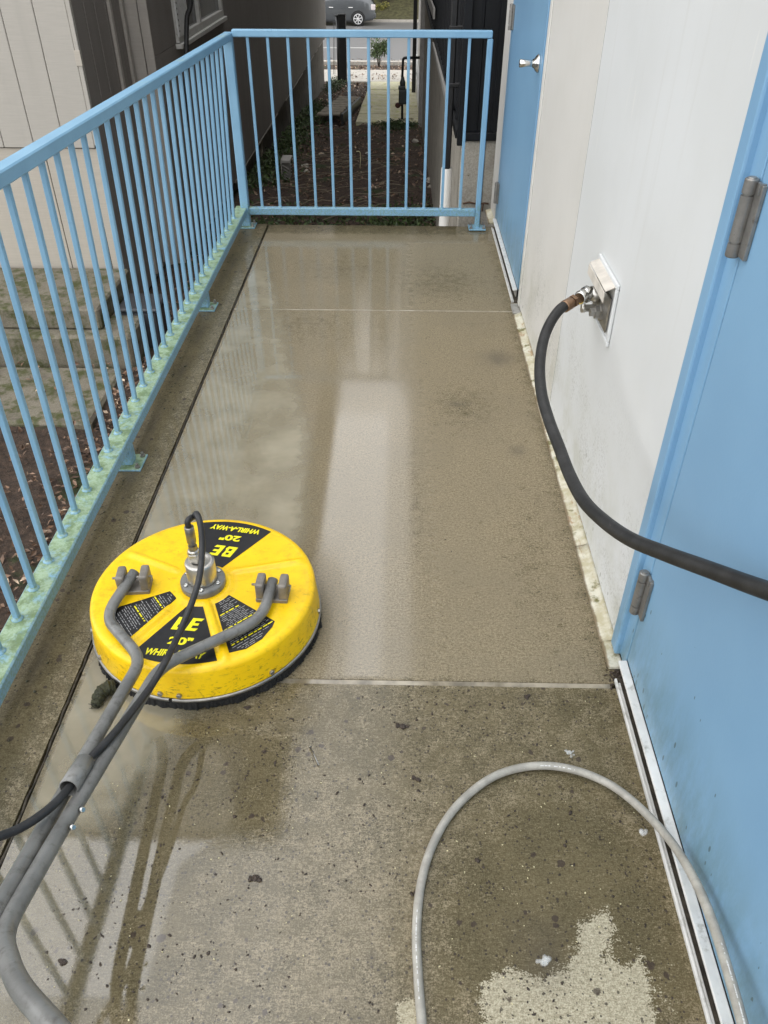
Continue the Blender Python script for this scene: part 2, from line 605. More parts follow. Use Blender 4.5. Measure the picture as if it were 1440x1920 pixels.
M = dict(
    rail=mat_rail(), wall=mat_wall(), wallwarm=mat_wall('warm_wall_paint', (1.0, 0.955, 0.90)), door=mat_door(), flash=mat_flashing(), deck=mat_deck(), puddle=mat_puddle(), yellow=mat_yellow(),
    blackhose=mat_hose('black_rubber', (0.012, 0.012, 0.012), (0.10, 0.085, 0.07)),
    machose=mat_hose('ribbed_black_hose', (0.016, 0.016, 0.017), (0.07, 0.07, 0.07)),
    greyhose=mat_hose('grey_hose_skin', (0.30, 0.285, 0.25), (0.55, 0.54, 0.5)),
    greytube=simple('grey_powder_coat', (0.185, 0.185, 0.177), 0.33, 0.0, 0.18, 14, 0.08, 200, (0.09, 0.085, 0.075), 0.5, 45),
    cast=simple('cast_bracket', (0.22, 0.20, 0.175), 0.5, 0.3, 0.15, 50, 0.15, 200),
    alu=simple('bare_aluminium', (0.56, 0.54, 0.50), 0.34, 0.9, 0.12, 30, 0.05, 200),
    chrome=simple('chrome', (0.62, 0.62, 0.60), 0.16, 1.0, 0.06, 20),
    steel=simple('dull_steel', (0.34, 0.33, 0.31), 0.38, 0.9, 0.15, 60),
    hinge=simple('bronze_grey_hinge', (0.25, 0.243, 0.228), 0.4, 0.6, 0.18, 30, 0.05, 150, (0.08, 0.06, 0.045), 0.3, 30),
    brass=simple('worn_brass', (0.30, 0.19, 0.12), 0.35, 0.9, 0.2, 60),
    rubber=simple('black_bristle', (0.010, 0.010, 0.010), 0.8, 0, 0.3, 40, 0.8, 260),
    decal=simple('decal_black', (0.012, 0.012, 0.014), 0.35, 0, 0.2, 60),
    ink_y=simple('decal_yellow_ink', (0.85, 0.78, 0.01), 0.4, 0, 0.05, 30),
    ink_w=simple('decal_white_ink', (0.42, 0.42, 0.42), 0.5, 0, 0.25, 300),
    white=simple('white_aluminium_strip', (0.66, 0.66, 0.64), 0.4, 0.0, 0.08, 20, 0, 1, (0.30, 0.29, 0.25), 0.35, 26),
    dullalu=simple('grey_aluminium_strip', (0.33, 0.32, 0.295), 0.45, 0.2, 0.15, 20, 0, 1, (0.10, 0.09, 0.07), 0.5, 18),
    caulk=simple('black_joint_sealant', (0.052, 0.043, 0.031), 0.7, 0, 0.5, 40, 0.8, 150),
    beige=mat_siding('beige_siding_paint', (0.425, 0.40, 0.358), 0.25),
    skirt=mat_siding('pale_skirting_paint', (0.46, 0.42, 0.36), 0.2),
    brown=mat_siding('brown_siding_paint', (0.215, 0.194, 0.175), 0.6),
    brownlt=mat_siding('grey_brown_paint', (0.36, 0.33, 0.295), 0.4),
    groove=simple('dark_gap', (0.03, 0.026, 0.022), 0.9),
    conc=mat_oldconc('mossy_concrete', (0.19, 0.17, 0.13), 0.55, (0.055, 0.062, 0.016), (0.085, 0.072, 0.055)),
    concpale=mat_oldconc('foundation_concrete', (0.44, 0.41, 0.35), 0.02, (0.10, 0.10, 0.05), (0.24, 0.215, 0.175)),
    concgrey=mat_oldconc('grey_foundation', (0.20, 0.182, 0.158), 0.02, (0.07, 0.07, 0.04), (0.07, 0.062, 0.052)),
    path=mat_oldconc('algae_path', (0.58, 0.55, 0.40), 0.4, (0.44, 0.44, 0.16), (0.34, 0.31, 0.17)),
    walk=mat_oldconc('pale_sidewalk', (0.46, 0.43, 0.38), 0.02, (0.2, 0.16, 0.12), (0.33, 0.30, 0.26)),
    ground=mat_ground(), road=mat_road(),
    line_w=simple('white_road_paint', (0.62, 0.62, 0.60), 0.6), line_y=simple('yellow_road_paint', (0.58, 0.42, 0.16), 0.6),
    blackmetal=simple('black_metal_siding', (0.009, 0.010, 0.012), 0.5, 0, 0.12, 8, spec=0.25),
    blackpaint=simple('black_paint', (0.012, 0.012, 0.013), 0.4, 0, 0.2, 20),
    lightgrey=simple('pale_grey_paint', (0.36, 0.345, 0.32), 0.55, 0, 0.08, 12),
    pvc=simple('white_pvc', (0.66, 0.65, 0.61), 0.4, 0, 0.05, 9),
    glass=simple('dark_window_glass', (0.05, 0.056, 0.058), 0.08, 0, 0.3, 3),
    winframe=simple('window_frame_paint', (0.50, 0.49, 0.46), 0.45, 0, 0.1, 20),
    gasgrey=simple('meter_grey_paint', (0.055, 0.062, 0.065), 0.5, 0, 0.15, 20),
    wood=simple('weathered_wood', (0.23, 0.20, 0.155), 0.8, 0, 0.3, 9, 0.3, 60, (0.07, 0.075, 0.03), 0.4, 7),
    trunk=simple('bark', (0.075, 0.060, 0.045), 0.9, 0, 0.35, 18, 0.8, 30),
    fence=simple('mossy_fence_paint', (0.034, 0.037, 0.027), 0.8, 0, 0.3, 4, 0, 1, (0.055, 0.062, 0.028), 0.6, 2),
    verge=simple('rough_grass_bank', (0.085, 0.080, 0.035), 0.9, 0, 0.4, 6, 0.8, 20, (0.06, 0.045, 0.03), 0.5, 1.5),
    leaf=mat_leaf('green_leaves', (0.035, 0.060, 0.018), (0.085, 0.12, 0.045)),
    leafy=mat_leaf('yellow_green_leaves', (0.07, 0.085, 0.02), (0.22, 0.20, 0.045)),
    needle=mat_leaf('conifer_needles', (0.018, 0.028, 0.014), (0.035, 0.05, 0.022)),
    ivy=mat_leaf('ground_ivy', (0.018, 0.034, 0.008), (0.040, 0.065, 0.016)),
    litter=mat_leaf('dead_leaves', (0.055, 0.030, 0.019), (0.16, 0.098, 0.062)),
    litterp=mat_leaf('pale_dead_leaves', (0.28, 0.19, 0.12), (0.42, 0.33, 0.24)),
    twig=simple('dry_twigs', (0.20, 0.165, 0.115), 0.8, 0, 0.3, 40),
    carpaint=simple('grey_car_paint', (0.085, 0.092, 0.098), 0.28, 0.35, 0.05, 3, coat=1.0),
    carglass=simple('car_glass', (0.10, 0.105, 0.10), 0.05, 0, 0.1, 3),
    tyre=simple('tyre_rubber', (0.012, 0.012, 0.012), 0.8),
    rim=simple('silver_rim', (0.72, 0.72, 0.72), 0.3, 0.6),
    tail=simple('clear_tail_lamp', (0.62, 0.55, 0.55), 0.15, 0, 0.1, 6, coat=1.0),
    red=simple('red_wire', (0.28, 0.03, 0.02), 0.5),
    clod=simple('wet_dirt', (0.045, 0.031, 0.022), 0.5, 0, 0.4, 120, 0.9, 260),
    fleck=simple('pale_flecks', (0.62, 0.56, 0.34), 0.5, 0, 0.3, 400),
    moss=simple('soaked_moss', (0.030, 0.032, 0.012), 0.55, 0, 0.5, 150, 1.0, 250),
    boxdark=simple('dark_box_plastic', (0.035, 0.037, 0.042), 0.5),
    roof=simple('roof_soffit', (0.20, 0.185, 0.165), 0.7),
)
_N = NT('soap_film')
_N.bsdf(Base_Color=(0.85, 0.86, 0.84), Roughness=0.05, IOR=1.33, Alpha=0.28)
M['foam'] = _N.m

# ================================================================== SETTING
# ------------------------------------------------------------------ ground sheet


def gz(y):
    if y < 8.2:
        return -1.27
    if y < 35.4:
        return -1.27 - (y - 8.2) * 0.0795
    if y < 49.5:
        return -3.52
    if y < 52.5:
        return -3.52 + (y - 49.5) / 3 * 0.95
    return -2.57


def fbm(x, y, s):
    return mnoise.fractal(Vector((x * s, y * s, 1.7)), 1.0, 2.0, 4)


xs = [-120, -60, -30, -15, -8, -5] + [-3.4 + 0.1 * i for i in range(42)] + [1.2, 2, 5, 10, 30, 60, 120]
ys = [-60, -25, -10, -4, 0] + [1.0 + 0.1 * i for i in range(200)] + [21.2 + 0.4 * i for i in range(36)] + [36, 42, 48, 49.5, 50.5, 51.5, 52.5, 60, 90, 150, 300]
vs, fs = [], []
for y in ys:
    for x in xs:
        k = 0.0
        if -3.5 < x < 0.9 and 1 < y < 35:
            k = 0.05 * fbm(x, y, 1.6) + 0.022 * fbm(x, y, 7)
        vs.append((x, y, gz(y) + k))
W = len(xs)
for j in range(len(ys) - 1):
    for i in range(W - 1):
        a = j * W + i
        fs.append((a, a + 1, a + 1 + W, a + W))
me = bpy.data.meshes.new('ground')
me.from_pydata(vs, [], fs)
obj('ground', me, M['ground'], None, True, 'structure')

# ------------------------------------------------------------------ raised concrete walkway
XW = 0.605             # face of the white wall
DECK_R, DECK_F = 0.612, 5.02
JX0, JX1 = -0.826, -0.815
deck = MB()
deck.box((-1.035, -1.2, -0.24), (DECK_R, DECK_F - 0.01, -0.035))
deck_o = deck.build('walkway', M['concgrey'], None, 'structure')
sup = MB()
sup.box((-0.80, -1.0, -1.4), (DECK_R, 4.7, -0.241))
sup.build('support_wall', M['concgrey'], deck_o)


def sdf_mask(X, Y, poly, soft):
    """1 inside the polygon, 0 outside, smooth over +-soft"""
    P = np.array([(p[0], p[1]) for p in poly])
    Q = np.roll(P, -1, axis=0)
    d = np.full(X.shape, 1e9)
    ins = np.zeros(X.shape, bool)
    for (ax, ay), (bx, by) in zip(P, Q):
        ex, ey = bx - ax, by - ay
        t = np.clip(((X - ax) * ex + (Y - ay) * ey) / (ex * ex + ey * ey + 1e-12), 0, 1)
        d = np.minimum(d, np.hypot(X - ax - t * ex, Y - ay - t * ey))
        c = ((ay > Y) != (by > Y)) & (X < (bx - ax) * (Y - ay) / (by - ay + 1e-12) + ax)
        ins ^= c
    s = np.where(ins, d, -d)
    t = np.clip(s / (2 * soft) + 0.5, 0, 1)
    return t * t * (3 - 2 * t)


def pixpoly(*pts):
    return [tuple(onz(u, v, 0.0)[:2]) for u, v in pts]


def sstep(v, a, b):
    t = np.clip((v - a) / (b - a), 0, 1)
    return t * t * (3 - 2 * t)


def blob(X, Y, u, v, rx, ry):
    c = onz(u, v)
    return np.exp(-(((X - c.x) / rx) ** 2 + ((Y - c.y) / ry) ** 2))


def slab_masks(X, Y):
    # wet film
    wet = 0.93 - 0.60 * sstep(X, -0.25, 0.20)
    wet -= 0.20 * sstep(X, 0.25, 0.5)
    wet = np.where(Y > 1.36, np.maximum(wet, 0.97 - 0.62 * sstep(X, -0.06, 0.17)), wet)
    film = sdf_mask(X, Y, pixpoly((-400, 1290), (500, 1300), (500, 1500), (440, 1590), (370, 1640), (300, 1920), (-600, 1920)), 0.07)
    wet = np.where(Y < 1.3, np.maximum(wet, 0.74 * sstep(-X, 0.05, 0.22)), wet)
    wet = np.maximum(wet, film * 1.05)
    wet = wet * (1 - 0.32 * sstep(Y, 2.6, 3.2))
    wet = np.maximum(wet, sstep(Y, 4.62, 4.8) * 0.8)
    wet = wet * (1 - 0.95 * np.maximum(blob(X, Y, 450, 1335, 0.17, 0.07), blob(X, Y, 590, 1200, 0.05, 0.2)))
    # growth, plus a dark reflection painted in at near left
    dirt = 0.10 + 0.10 * sstep(X, 0.1, 0.5)
    near = sstep(Y, 1.40, 1.33)
    dirt = np.maximum(dirt, near * 0.70)
    d2 = sdf_mask(X, Y, pixpoly((-300, 1480), (120, 1420), (300, 1330), (420, 1330), (555, 1400), (548, 1510), (480, 1590), (400, 1640), (330, 1920), (-400, 2000)), 0.06)
    dirt = np.maximum(dirt, d2 * 0.92)  # wet brown stain, with the house's dark reflection painted into its colour and outline
    dirt = np.maximum(dirt, 0.8 * near * blob(X, Y, 1120, 1640, 0.12, 0.16))
    loop = sdf_mask(X, Y, pixpoly((800, 1920), (792, 1720), (850, 1570), (960, 1470), (1080, 1460), (1210, 1560), (1300, 1700), (1360, 1920)), 0.10)
    dirt = np.maximum(dirt, loop * 0.95)
    wet = wet * (1 - 0.75 * loop)
    for u, v, rx, ry, a in ((900, 1325, 0.16, 0.030, 0.8), (700, 1330, 0.2, 0.02, 0.6), (1060, 1330, 0.10, 0.05, 0.8), (960, 1400, 0.2, 0.03, 0.7), (470, 1350, 0.1, 0.03, 0.8)):
        dirt = np.maximum(dirt, a * 1.2 * blob(X, Y, u, v, rx, ry))
    rub = sdf_mask(X, Y, pixpoly((600, 1480), (820, 1500), (790, 1900), (500, 1900), (520, 1650)), 0.12)
    dirt = dirt - 0.16 * rub * near
    edge = sstep(X, 0.46, 0.575) * np.where(Y > 1.36, 0.55, 0.4)
    dirt = np.maximum(dirt, edge)
    for u, v, rx, ry, a in ((560, 610, 0.30, 0.25, 0.35), (830, 530, 0.25, 0.30, 0.45), (640, 500, 0.3, 0.3, 0.3), (870, 760, 0.16, 0.2, 0.42), (780, 950, 0.03, 0.5, 0.35), (1000, 1050, 0.1, 0.4, 0.3)):
        dirt = np.maximum(dirt, a * blob(X, Y, u, v, rx, ry) + 0.1)
    dirt = np.maximum(dirt, 0.75 * sstep(Y, 4.80, 4.90))
    dirt = np.maximum(dirt, 0.5 * blob(X, Y, 800, 435, 0.4, 0.12))
    # dry patches
    pale = sdf_mask(X, Y, pixpoly((1085, 1735), (1140, 1706), (1152, 1745), (1128, 1795), (1180, 1815), (1202, 1790), (1222, 1860), (1232, 2000), (920, 2000), (900, 1850), (955, 1815), (1010, 1838), (1060, 1815), (1085, 1785)), 0.028)
    pale = np.maximum(pale, sdf_mask(X, Y, pixpoly((742, 1885), (775, 1868), (795, 1925), (790, 1990), (760, 1990)), 0.012))
    pale = np.maximum(pale, 0.40 * blob(X, Y, 1150, 1850, 0.12, 0.12))
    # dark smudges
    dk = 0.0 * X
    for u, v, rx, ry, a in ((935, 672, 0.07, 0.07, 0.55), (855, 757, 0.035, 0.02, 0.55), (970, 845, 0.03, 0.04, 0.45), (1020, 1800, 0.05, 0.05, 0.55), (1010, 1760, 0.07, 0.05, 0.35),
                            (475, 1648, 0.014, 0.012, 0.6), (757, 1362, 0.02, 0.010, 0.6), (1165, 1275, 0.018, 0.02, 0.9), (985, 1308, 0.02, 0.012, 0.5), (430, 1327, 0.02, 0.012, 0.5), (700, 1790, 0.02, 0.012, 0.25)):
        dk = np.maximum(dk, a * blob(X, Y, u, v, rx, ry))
    return np.clip(np.stack([wet, dirt, pale, dk], -1), 0, 1.2)


def strip_masks(X, Y):
    wet = 0.62 + 0 * X
    dirt = 0.72 + 0.6 * np.exp(-((X + 0.955 + 0.012 * np.sin(Y * 7)) / 0.042) ** 2) + 0.3 * np.exp(-((X + 0.90) / 0.02) ** 2)
    dk = 0.55 * np.exp(-((X + 0.93 + 0.01 * np.sin(Y * 5 + 1)) / 0.018) ** 2) * (0.5 + 0.5 * np.sin(Y * 11 + np.sin(Y * 4) * 2))
    return np.clip(np.stack([wet, dirt, 0 * X, dk], -1), 0, 1.2)


def grid_sheet(name, x0, x1, y0, y1, step, masks, z=0.0, zfun=None, depth=0.03):
    nx, ny = max(2, int(round((x1 - x0) / step)) + 1), max(2, int(round((y1 - y0) / step)) + 1)
    gx, gy = np.meshgrid(np.linspace(x0, x1, nx), np.linspace(y0, y1, ny))
    gzv = np.full(gx.shape, z)
    if zfun is not None:
        gzv = zfun(gx, gy)
    co = np.stack([gx, gy, gzv], -1).reshape(-1, 3)
    idx = np.arange(nx * ny).reshape(ny, nx)
    q = np.stack([idx[:-1, :-1], idx[:-1, 1:], idx[1:, 1:], idx[1:, :-1]], -1).reshape(-1, 4)
    mk = masks(gx, gy).reshape(-1, 4)
    if depth:                                     # skirts round the edge make it a slab with sides
        ring = np.concatenate([idx[0, :], idx[1:, -1], idx[-1, -2::-1], idx[-2:0:-1, 0]])
        low = co[ring].copy()
        low[:, 2] -= depth
        base = len(co)
        co = np.concatenate([co, low])
        mk = np.concatenate([mk, mk[ring]])
        n = len(ring)
        k = np.arange(n)
        q = np.concatenate([q, np.stack([ring, base + k, base + (k + 1) % n, np.roll(ring, -1)], -1)])
    me = bpy.data.meshes.new(name)
    me.from_pydata(co.tolist(), [], q.tolist())
    at = me.color_attributes.new('mask', 'FLOAT_COLOR', 'POINT')
    at.data.foreach_set('color', mk.astype(np.float32).ravel())
    return me


def slab_z(X, Y):
    return 0.0012 * np.sin(X * 5 + 1) * np.sin(Y * 3.1)


J1, J2 = 1.352, 3.714
for a, b in ((-1.2, J1 - 0.009), (J1 + 0.008, J2 - 0.004), (J2 + 0.004, DECK_F)):
    obj('slab', grid_sheet('slab', JX1, DECK_R, a, b, 0.0125, slab_masks, zfun=lambda X, Y: 0 * X), M['deck'], deck_o)
obj('edge_strip', grid_sheet('edge_strip', -1.04, JX0, -1.2, DECK_F, 0.0125, strip_masks, zfun=lambda X, Y: 0.004 + 0 * X), M['deck'], deck_o)
# sealant in the long joint, uneven along its length
pts = [(-0.8205 + random.uniform(-0.0025, 0.0025), y, -0.001) for y in np.arange(-1.1, 4.72, 0.03)]
MB().tube(pts, 0.006, 6, rs=[random.uniform(0.0016, 0.0044) for _ in pts]).build('joint_sealant', M['caulk'], deck_o)
jm = MB()
jm.box((JX1, J2 - 0.0035, -0.02), (DECK_R - 0.02, J2 + 0.0035, 0.0015))
jm.build('joint_filler', simple('pale_joint_filler', (0.36, 0.32, 0.25), 0.5, 0, 0.2, 30, coat=0.5), deck_o)
jm = MB()
jm.box((JX1, J1 - 0.0085, -0.03), (DECK_R - 0.045, J1 + 0.0075, -0.0018))
jm.build('joint_water', simple('joint_water', (0.27, 0.235, 0.175), 0.08, 0, 0.4, 16, spec=0.8), deck_o)


# murky standing water along the low side
def puddle_masks(X, Y):
    rb = np.interp(Y, [0.0, 0.5, 0.8, 1.0, 1.2, 1.38, 1.7, 2.0, 2.6, 3.2, 3.7, 4.2, 4.6, 5.0],
                   [-0.56, -0.56, -0.58, -0.56, -0.50, -0.46, -0.30, -0.27, -0.32, -0.46, -0.56, -0.68, -0.76, -0.8])
    m = sstep(rb - X, -0.10, 0.14)
    m = m * sstep(X, JX1, JX1 + 0.02) * (0.42 + 0.58 * sstep(Y, 0.85, 1.15))
    return np.stack([m, m, m, m], -1)


obj('puddle', grid_sheet('puddle', JX1 + 0.001, -0.10, -0.3, 4.7, 0.02, puddle_masks, z=0.0025, depth=0), M['puddle'], None, False, 'structure')

# ------------------------------------------------------------------ alley path, sidewalk, road
pth = thing('concrete_path', '', '')
del pth['label'], pth['category']
pth['kind'] = 'structure'
for k in range(7):
    y0 = 18.0 + k * 1.35
    m = MB()
    z = gz(y0 + 0.67) + 0.05
    m.box((-0.93, y0, z - 0.15), (0.42, y0 + 1.335, z + 0.012 * (k % 3)), 0.01, rot=(-0.0792, 0, 0))
    m.build('path_slab', M['path'], pth)
sw = MB()
sw.box((-9, 27.6, gz(28.9) - 0.2), (9, 30.9, gz(28.9) + 0.06), 0.01, rot=(-0.05, 0, 0))
sw.build('sidewalk', M['walk'], None, 'structure')
kb = MB()
kb.box((-40, 35.35, -3.6), (40, 35.6, -3.30), 0.02)
kb.build('kerb', M['walk'], None, 'structure')
kb = MB()
kb.box((-40, 49.3, -3.6), (40, 49.5, -3.29), 0.02)
kb.build('kerb', M['walk'], None, 'structure')
rd = MB()
rd.box((-80, 35.6, -3.6), (80, 49.3, -3.4))
road = rd.build('road', M['road'], None, 'structure')
l1 = MB()
l1.box((-20, 39.7, -3.398), (-0.55, 39.82, -3.394))
l1.build('lane_line', M['line_w'], road)
for yy in (43.9, 44.2):
    l1 = MB()
    l1.box((-60, yy, -3.398), (60, yy + 0.13, -3.394))
    l1.build('centre_line', M['line_y'], road)
vg = MB()
n = 60
grid = []
for j, (y, z) in enumerate(((49.5, -3.31), (50.1, -3.2), (51.0, -2.85), (52.0, -2.5), (53.5, -2.45))):
    grid.append([vg.bm.verts.new((-30 + i, y, z + 0.06 * fbm(i * 1.0, y, 0.8))) for i in range(n)])
for a, b in zip(grid, grid[1:]):
    for i in range(n - 1):
        vg.bm.faces.new((a[i], a[i + 1], b[i + 1], b[i]))
vg.build('verge', M['verge'], None, 'structure')
# strip of leaf-strewn soil between sidewalk and kerb is the ground sheet itself
# ================================================================== BUILDINGS
# ------------------------------------------------------------------ white building with two blue doors
wb = thing('white_building', 'white panelled building with two blue steel doors opening onto the walkway', 'building', (XW, 2.5, 0))
WO = (XW, 2.5, 0)
TOP = 6.0
D2A, D2B = 0.44, 1.387         # near door leaf
D1A, D1B = 3.845, 4.99         # far door leaf


def wpart(name, a, b, mat, bevel=0.0, parent=wb):
    m = MB(WO)
    m.box(a, b, bevel)
    return m.build(name, mat, parent)


wpart('wall_panel', (XW, 1.486, 0.012), (1.0, 2.741, TOP), M['wall'], 0.0015)
wpart('wall_panel', (XW, 2.7465, 0.012), (1.0, 3.742, TOP), M['wallwarm'], 0.0015)
wpart('seam_strip', (XW + 0.0008, 2.7415, 0.02), (XW + 0.05, 2.746, TOP), M['groove'])
wpart('seam_strip', (XW + 0.0008, 3.7425, 0.02), (XW + 0.05, 3.7475, TOP), M['groove'])
wpart('corner_trim', (XW - 0.004, 3.748, 0.012), (1.0, 3.80, TOP), M['wallwarm'], 0.003)
wpart('corner_trim', (XW - 0.002, 5.075, 0.012), (1.0, 5.36, TOP), M['wallwarm'], 0.004)
wpart('wall_panel', (XW, -5.0, 0.012), (1.0, 0.35, TOP), M['wall'], 0.003)
wpart('wall_panel', (XW + 0.002, 0.353, 2.16), (1.0, 1.483, TOP), M['wall'], 0.003)
wpart('wall_panel', (XW + 0.002, 3.803, 2.16), (1.0, 5.072, TOP), M['wall'], 0.003)
wpart('roof_overhang', (0.32, -6.0, TOP + 0.003), (6.0, 5.42, TOP + 0.25), M['roof'])
wpart('back_wall', (1.003, -5.0, -1.3), (6.0, 5.35, TOP), M['wall'])


def frame(y0, y1, near):
    """pressed steel frame; y1 is the hinge side"""
    m = MB(WO)
    z1 = 2.13
    for s, ya in ((1, y1), (-1, y0)):
        e0, e1 = (ya + 0.003, ya + 0.058) if s > 0 else (ya - 0.058, ya - 0.003)
        m.box((XW - 0.004, min(e0, e1), 0.028), (0.9, max(e0, e1), z1 - 0.03), 0.002)
        f0, f1 = (ya + 0.052, ya + 0.0985) if s > 0 else (ya - 0.0985, ya - 0.052)
        m.box((XW - 0.019, f0, 0.024), (0.9, f1, z1 + 0.06), 0.005, seg=2)
    m.box((XW - 0.004, y0 + 0.001, z1 - 0.028), (0.9, y1 - 0.001, z1 + 0.06), 0.003)
    return m.build('door_frame', M['door'], wb)


frame(D2A, D2B, True)
m = MB(WO)
m.box((XW - 0.003, D1B + 0.003, 0.02), (0.9, D1B + 0.075, 2.14), 0.003)
m.box((XW + 0.002, D1A - 0.040, 0.02), (0.9, D1A - 0.003, 2.14), 0.003)
m.box((XW - 0.001, D1A - 0.002, 2.105), (0.9, D1B + 0.002, 2.14), 0.003)
m.build('door_frame', M['door'], wb)


def hinge(y, z0, z1, door):
    m = MB(WO)
    x = XW - 0.017
    L = z1 - z0
    r = 0.0118
    m.lathe([(r * 0.9, 0), (r, 0.002), (r, L * 0.18), (r * 0.72, L * 0.183), (r * 0.72, L * 0.205), (r, L * 0.208), (r, L * 0.79), (r * 0.72, L * 0.793),
             (r * 0.72, L * 0.815), (r, L * 0.818), (r, L - 0.002), (r * 0.86, L), (r * 0.6, L), (r * 0.55, L + 0.002)], 28, (x, y, z0), smooth=False)
    m.box((x + 0.006, y - 0.036, z0 + 0.004), (XW - 0.0035, y - 0.004, z1 - 0.004), 0.001)
    m.box((x + 0.003, y - 0.030, z1 - 0.02), (XW - 0.002, y - 0.026, z1 - 0.002))
    return m.build('hinge', M['hinge'], door)


def door(y0, y1, hs_):
    m = MB(WO)
    m.box((XW - 0.003, y0, 0.062), (XW + 0.045, y1 - 0.0005, 2.098), 0.002)
    d = m.build('door', M['door'], wb)
    for z0, z1 in hs_:
        hinge(y1 + 0.004, z0, z1, d)
    m = MB(WO)                                       # drip cap along the foot of the leaf
    m.bar((XW - 0.014, y0 + 0.01, 0.0555), (XW - 0.014, y1 + 0.0, 0.0555), 0.022, 0.008, bevel=0.0015)
    m.build('door_sweep', M['white'], d)
    m = MB(WO)
    m.box((XW - 0.0095, y0 + 0.012, 0.020), (XW - 0.004, y1 - 0.004, 0.0512))
    m.build('sweep_skirt', M['dullalu'], d)
    m = MB(WO)
    m.box((XW - 0.019, y0 - 0.02, 0.001), (XW + 0.03, y1 - 0.015, 0.006))
    m.build('threshold', M['caulk'], wb)
    for k, xx in enumerate((XW - 0.0275, XW - 0.0205)):
        t = MB(WO)
        t.box((xx - 0.0028, y0 - 0.02, 0.001), (xx + 0.0028, y1 - 0.02 - 0.012 * k, 0.0125 - 0.003 * k), 0.001)
        t.build('threshold_rail', M['white'], wb)
    return d


d2 = door(D2A, D2B, [(0.228, 0.360), (1.108, 1.240), (1.86, 1.99)])
d1 = door(D1A, D1B, [(0.150, 0.272), (1.060, 1.180), (1.88, 2.0)])
# lever handle of the far door
m = MB(WO)
hy, hz = 3.935, 1.05
m.lathe([(0.036, 0), (0.036, 0.006), (0.030, 0.014), (0.020, 0.020), (0.0155, 0.028)], 28, (XW - 0.003, hy, hz), (-1, 0, 0))
m.tube([(XW - 0.02, hy, hz), (XW - 0.045, hy, hz), (XW - 0.085, hy, hz), (XW - 0.088, hy, hz)], 0.014, 20, rs=[0.013, 0.0135, 0.0165, 0.0150])
h = m.build('handle', M['chrome'], d1)
m = MB(WO)
m.tube([(XW - 0.0878, hy, hz), (XW - 0.0892, hy, hz)], 0.006, 10)
m.build('keyhole', M['blackpaint'], d1)

# rounded flashing at the foot of the wall, worn and rusty
m = MB(WO)


def flash(y0, y1, parent):
    m = MB(WO)
    n = max(2, int((y1 - y0) / 0.03))
    rows = []
    for i in range(n + 1):
        y = y0 + (y1 - y0) * i / n
        j = mnoise.noise(Vector((y * 5, 0, 0))) * 0.0025
        prof = [(0.5655 + j, 0.0005), (0.5655 + j, 0.004), (0.568 + j, 0.007), (0.582, 0.010 + j), (0.596, 0.014), (0.6045, 0.020), (0.6045, 0.0005)]
        rows.append([m.bm.verts.new(Vector((x, y, z)) - m.org) for x, z in prof])
    for a, b in zip(rows, rows[1:]):
        for k in range(6):
            m.bm.faces.new((a[k], b[k], b[k + 1], a[k + 1])).smooth = True
    m.bm.faces.new(rows[0])
    m.bm.faces.new(list(reversed(rows[-1])))
    return m.build('base_flashing', M['flash'], parent)


flash(1.500, 1.902, wb)
flash(1.906, 3.672, wb)
flash(5.06, 5.34, wb)
m = MB(WO)                                            # short return piece at the near end of the flashing
m.box((0.566, 1.405, 0.0005), (0.607, 1.497, 0.016), 0.004)
m.build('flashing_return', M['flash'], wb)
m = MB(WO)
m.box((0.566, 3.676, 0.0005), (0.604, 3.79, 0.013), 0.003)
m.build('flashing_end', M['dullalu'], wb)

# ------------------------------------------------------------------ wall hydrant
wh = thing('wall_hydrant', 'metal wall hydrant with open cream flap where the black hose connects', 'wall hydrant', (XW, 2.2, 0.68))
HO = (XW, 2.2, 0.68)
m = MB(HO)
for a, b in (((2.085, 0.598), (2.335, 0.612)), ((2.085, 0.766), (2.335, 0.780)), ((2.085, 0.6125), (2.097, 0.7655)), ((2.323, 0.6125), (2.335, 0.7655))):
    m.box((XW - 0.010, a[0], a[1]), (XW - 0.001, b[0], b[1]), 0.002)
m.box((XW - 0.004, 2.0975, 0.6125), (XW - 0.0005, 2.3225, 0.7655))
m.build('box_frame', M['wall'], wh)
m = MB(HO)                                            # the lifted flap: two folded faces
m.bar((XW - 0.019, 2.10, 0.764), (XW - 0.019, 2.322, 0.764), 0.036, 0.004, up=(-0.45, 0, 1), bevel=0.001)
m.bar((XW - 0.0365, 2.10, 0.739), (XW - 0.0365, 2.322, 0.739), 0.003, 0.030, up=(0, 0, 1), bevel=0.001)
m.build('flap', simple('cream_flap_paint', (0.60, 0.56, 0.50), 0.45), wh)
m = MB(HO)
m.box((XW - 0.0125, 2.118, 0.625), (XW - 0.006, 2.305, 0.728), 0.003)
m.build('face_plate', M['steel'], wh)
pA = Vector((XW - 0.012, 2.245, 0.688))
pB = dep(1105, 549, 2.325)
pC = dep(1094, 555, 2.315)
pD = dep(1086, 560, 2.30)
pE = dep(1070, 568, 2.285)
m = MB(HO)
m.tube([pA, pA * 0.5 + pB * 0.5, pB], 0.021, 20, rs=[0.026, 0.022, 0.0205])
m.build('outlet', M['alu'], wh)
m = MB(HO)
m.tube([pB, pB * 0.7 + pC * 0.3, pC * 0.9 + pB * 0.1, pC], 0.02, 6, rs=[0.0235, 0.0235, 0.0235, 0.02])
m.tube([pC, pC * 0.4 + pD * 0.6, pD], 0.019, 18, rs=[0.021, 0.021, 0.017])
m.build('coupling', M['chrome'], wh)
m = MB(HO)
q = Vector((XW - 0.012, 2.185, 0.660))
m.lathe([(0.026, 0), (0.026, 0.006), (0.020, 0.008), (0.020, 0.020), (0.013, 0.021), (0.013, 0.034)], 6, q, (-1, 0, 0), smooth=False)
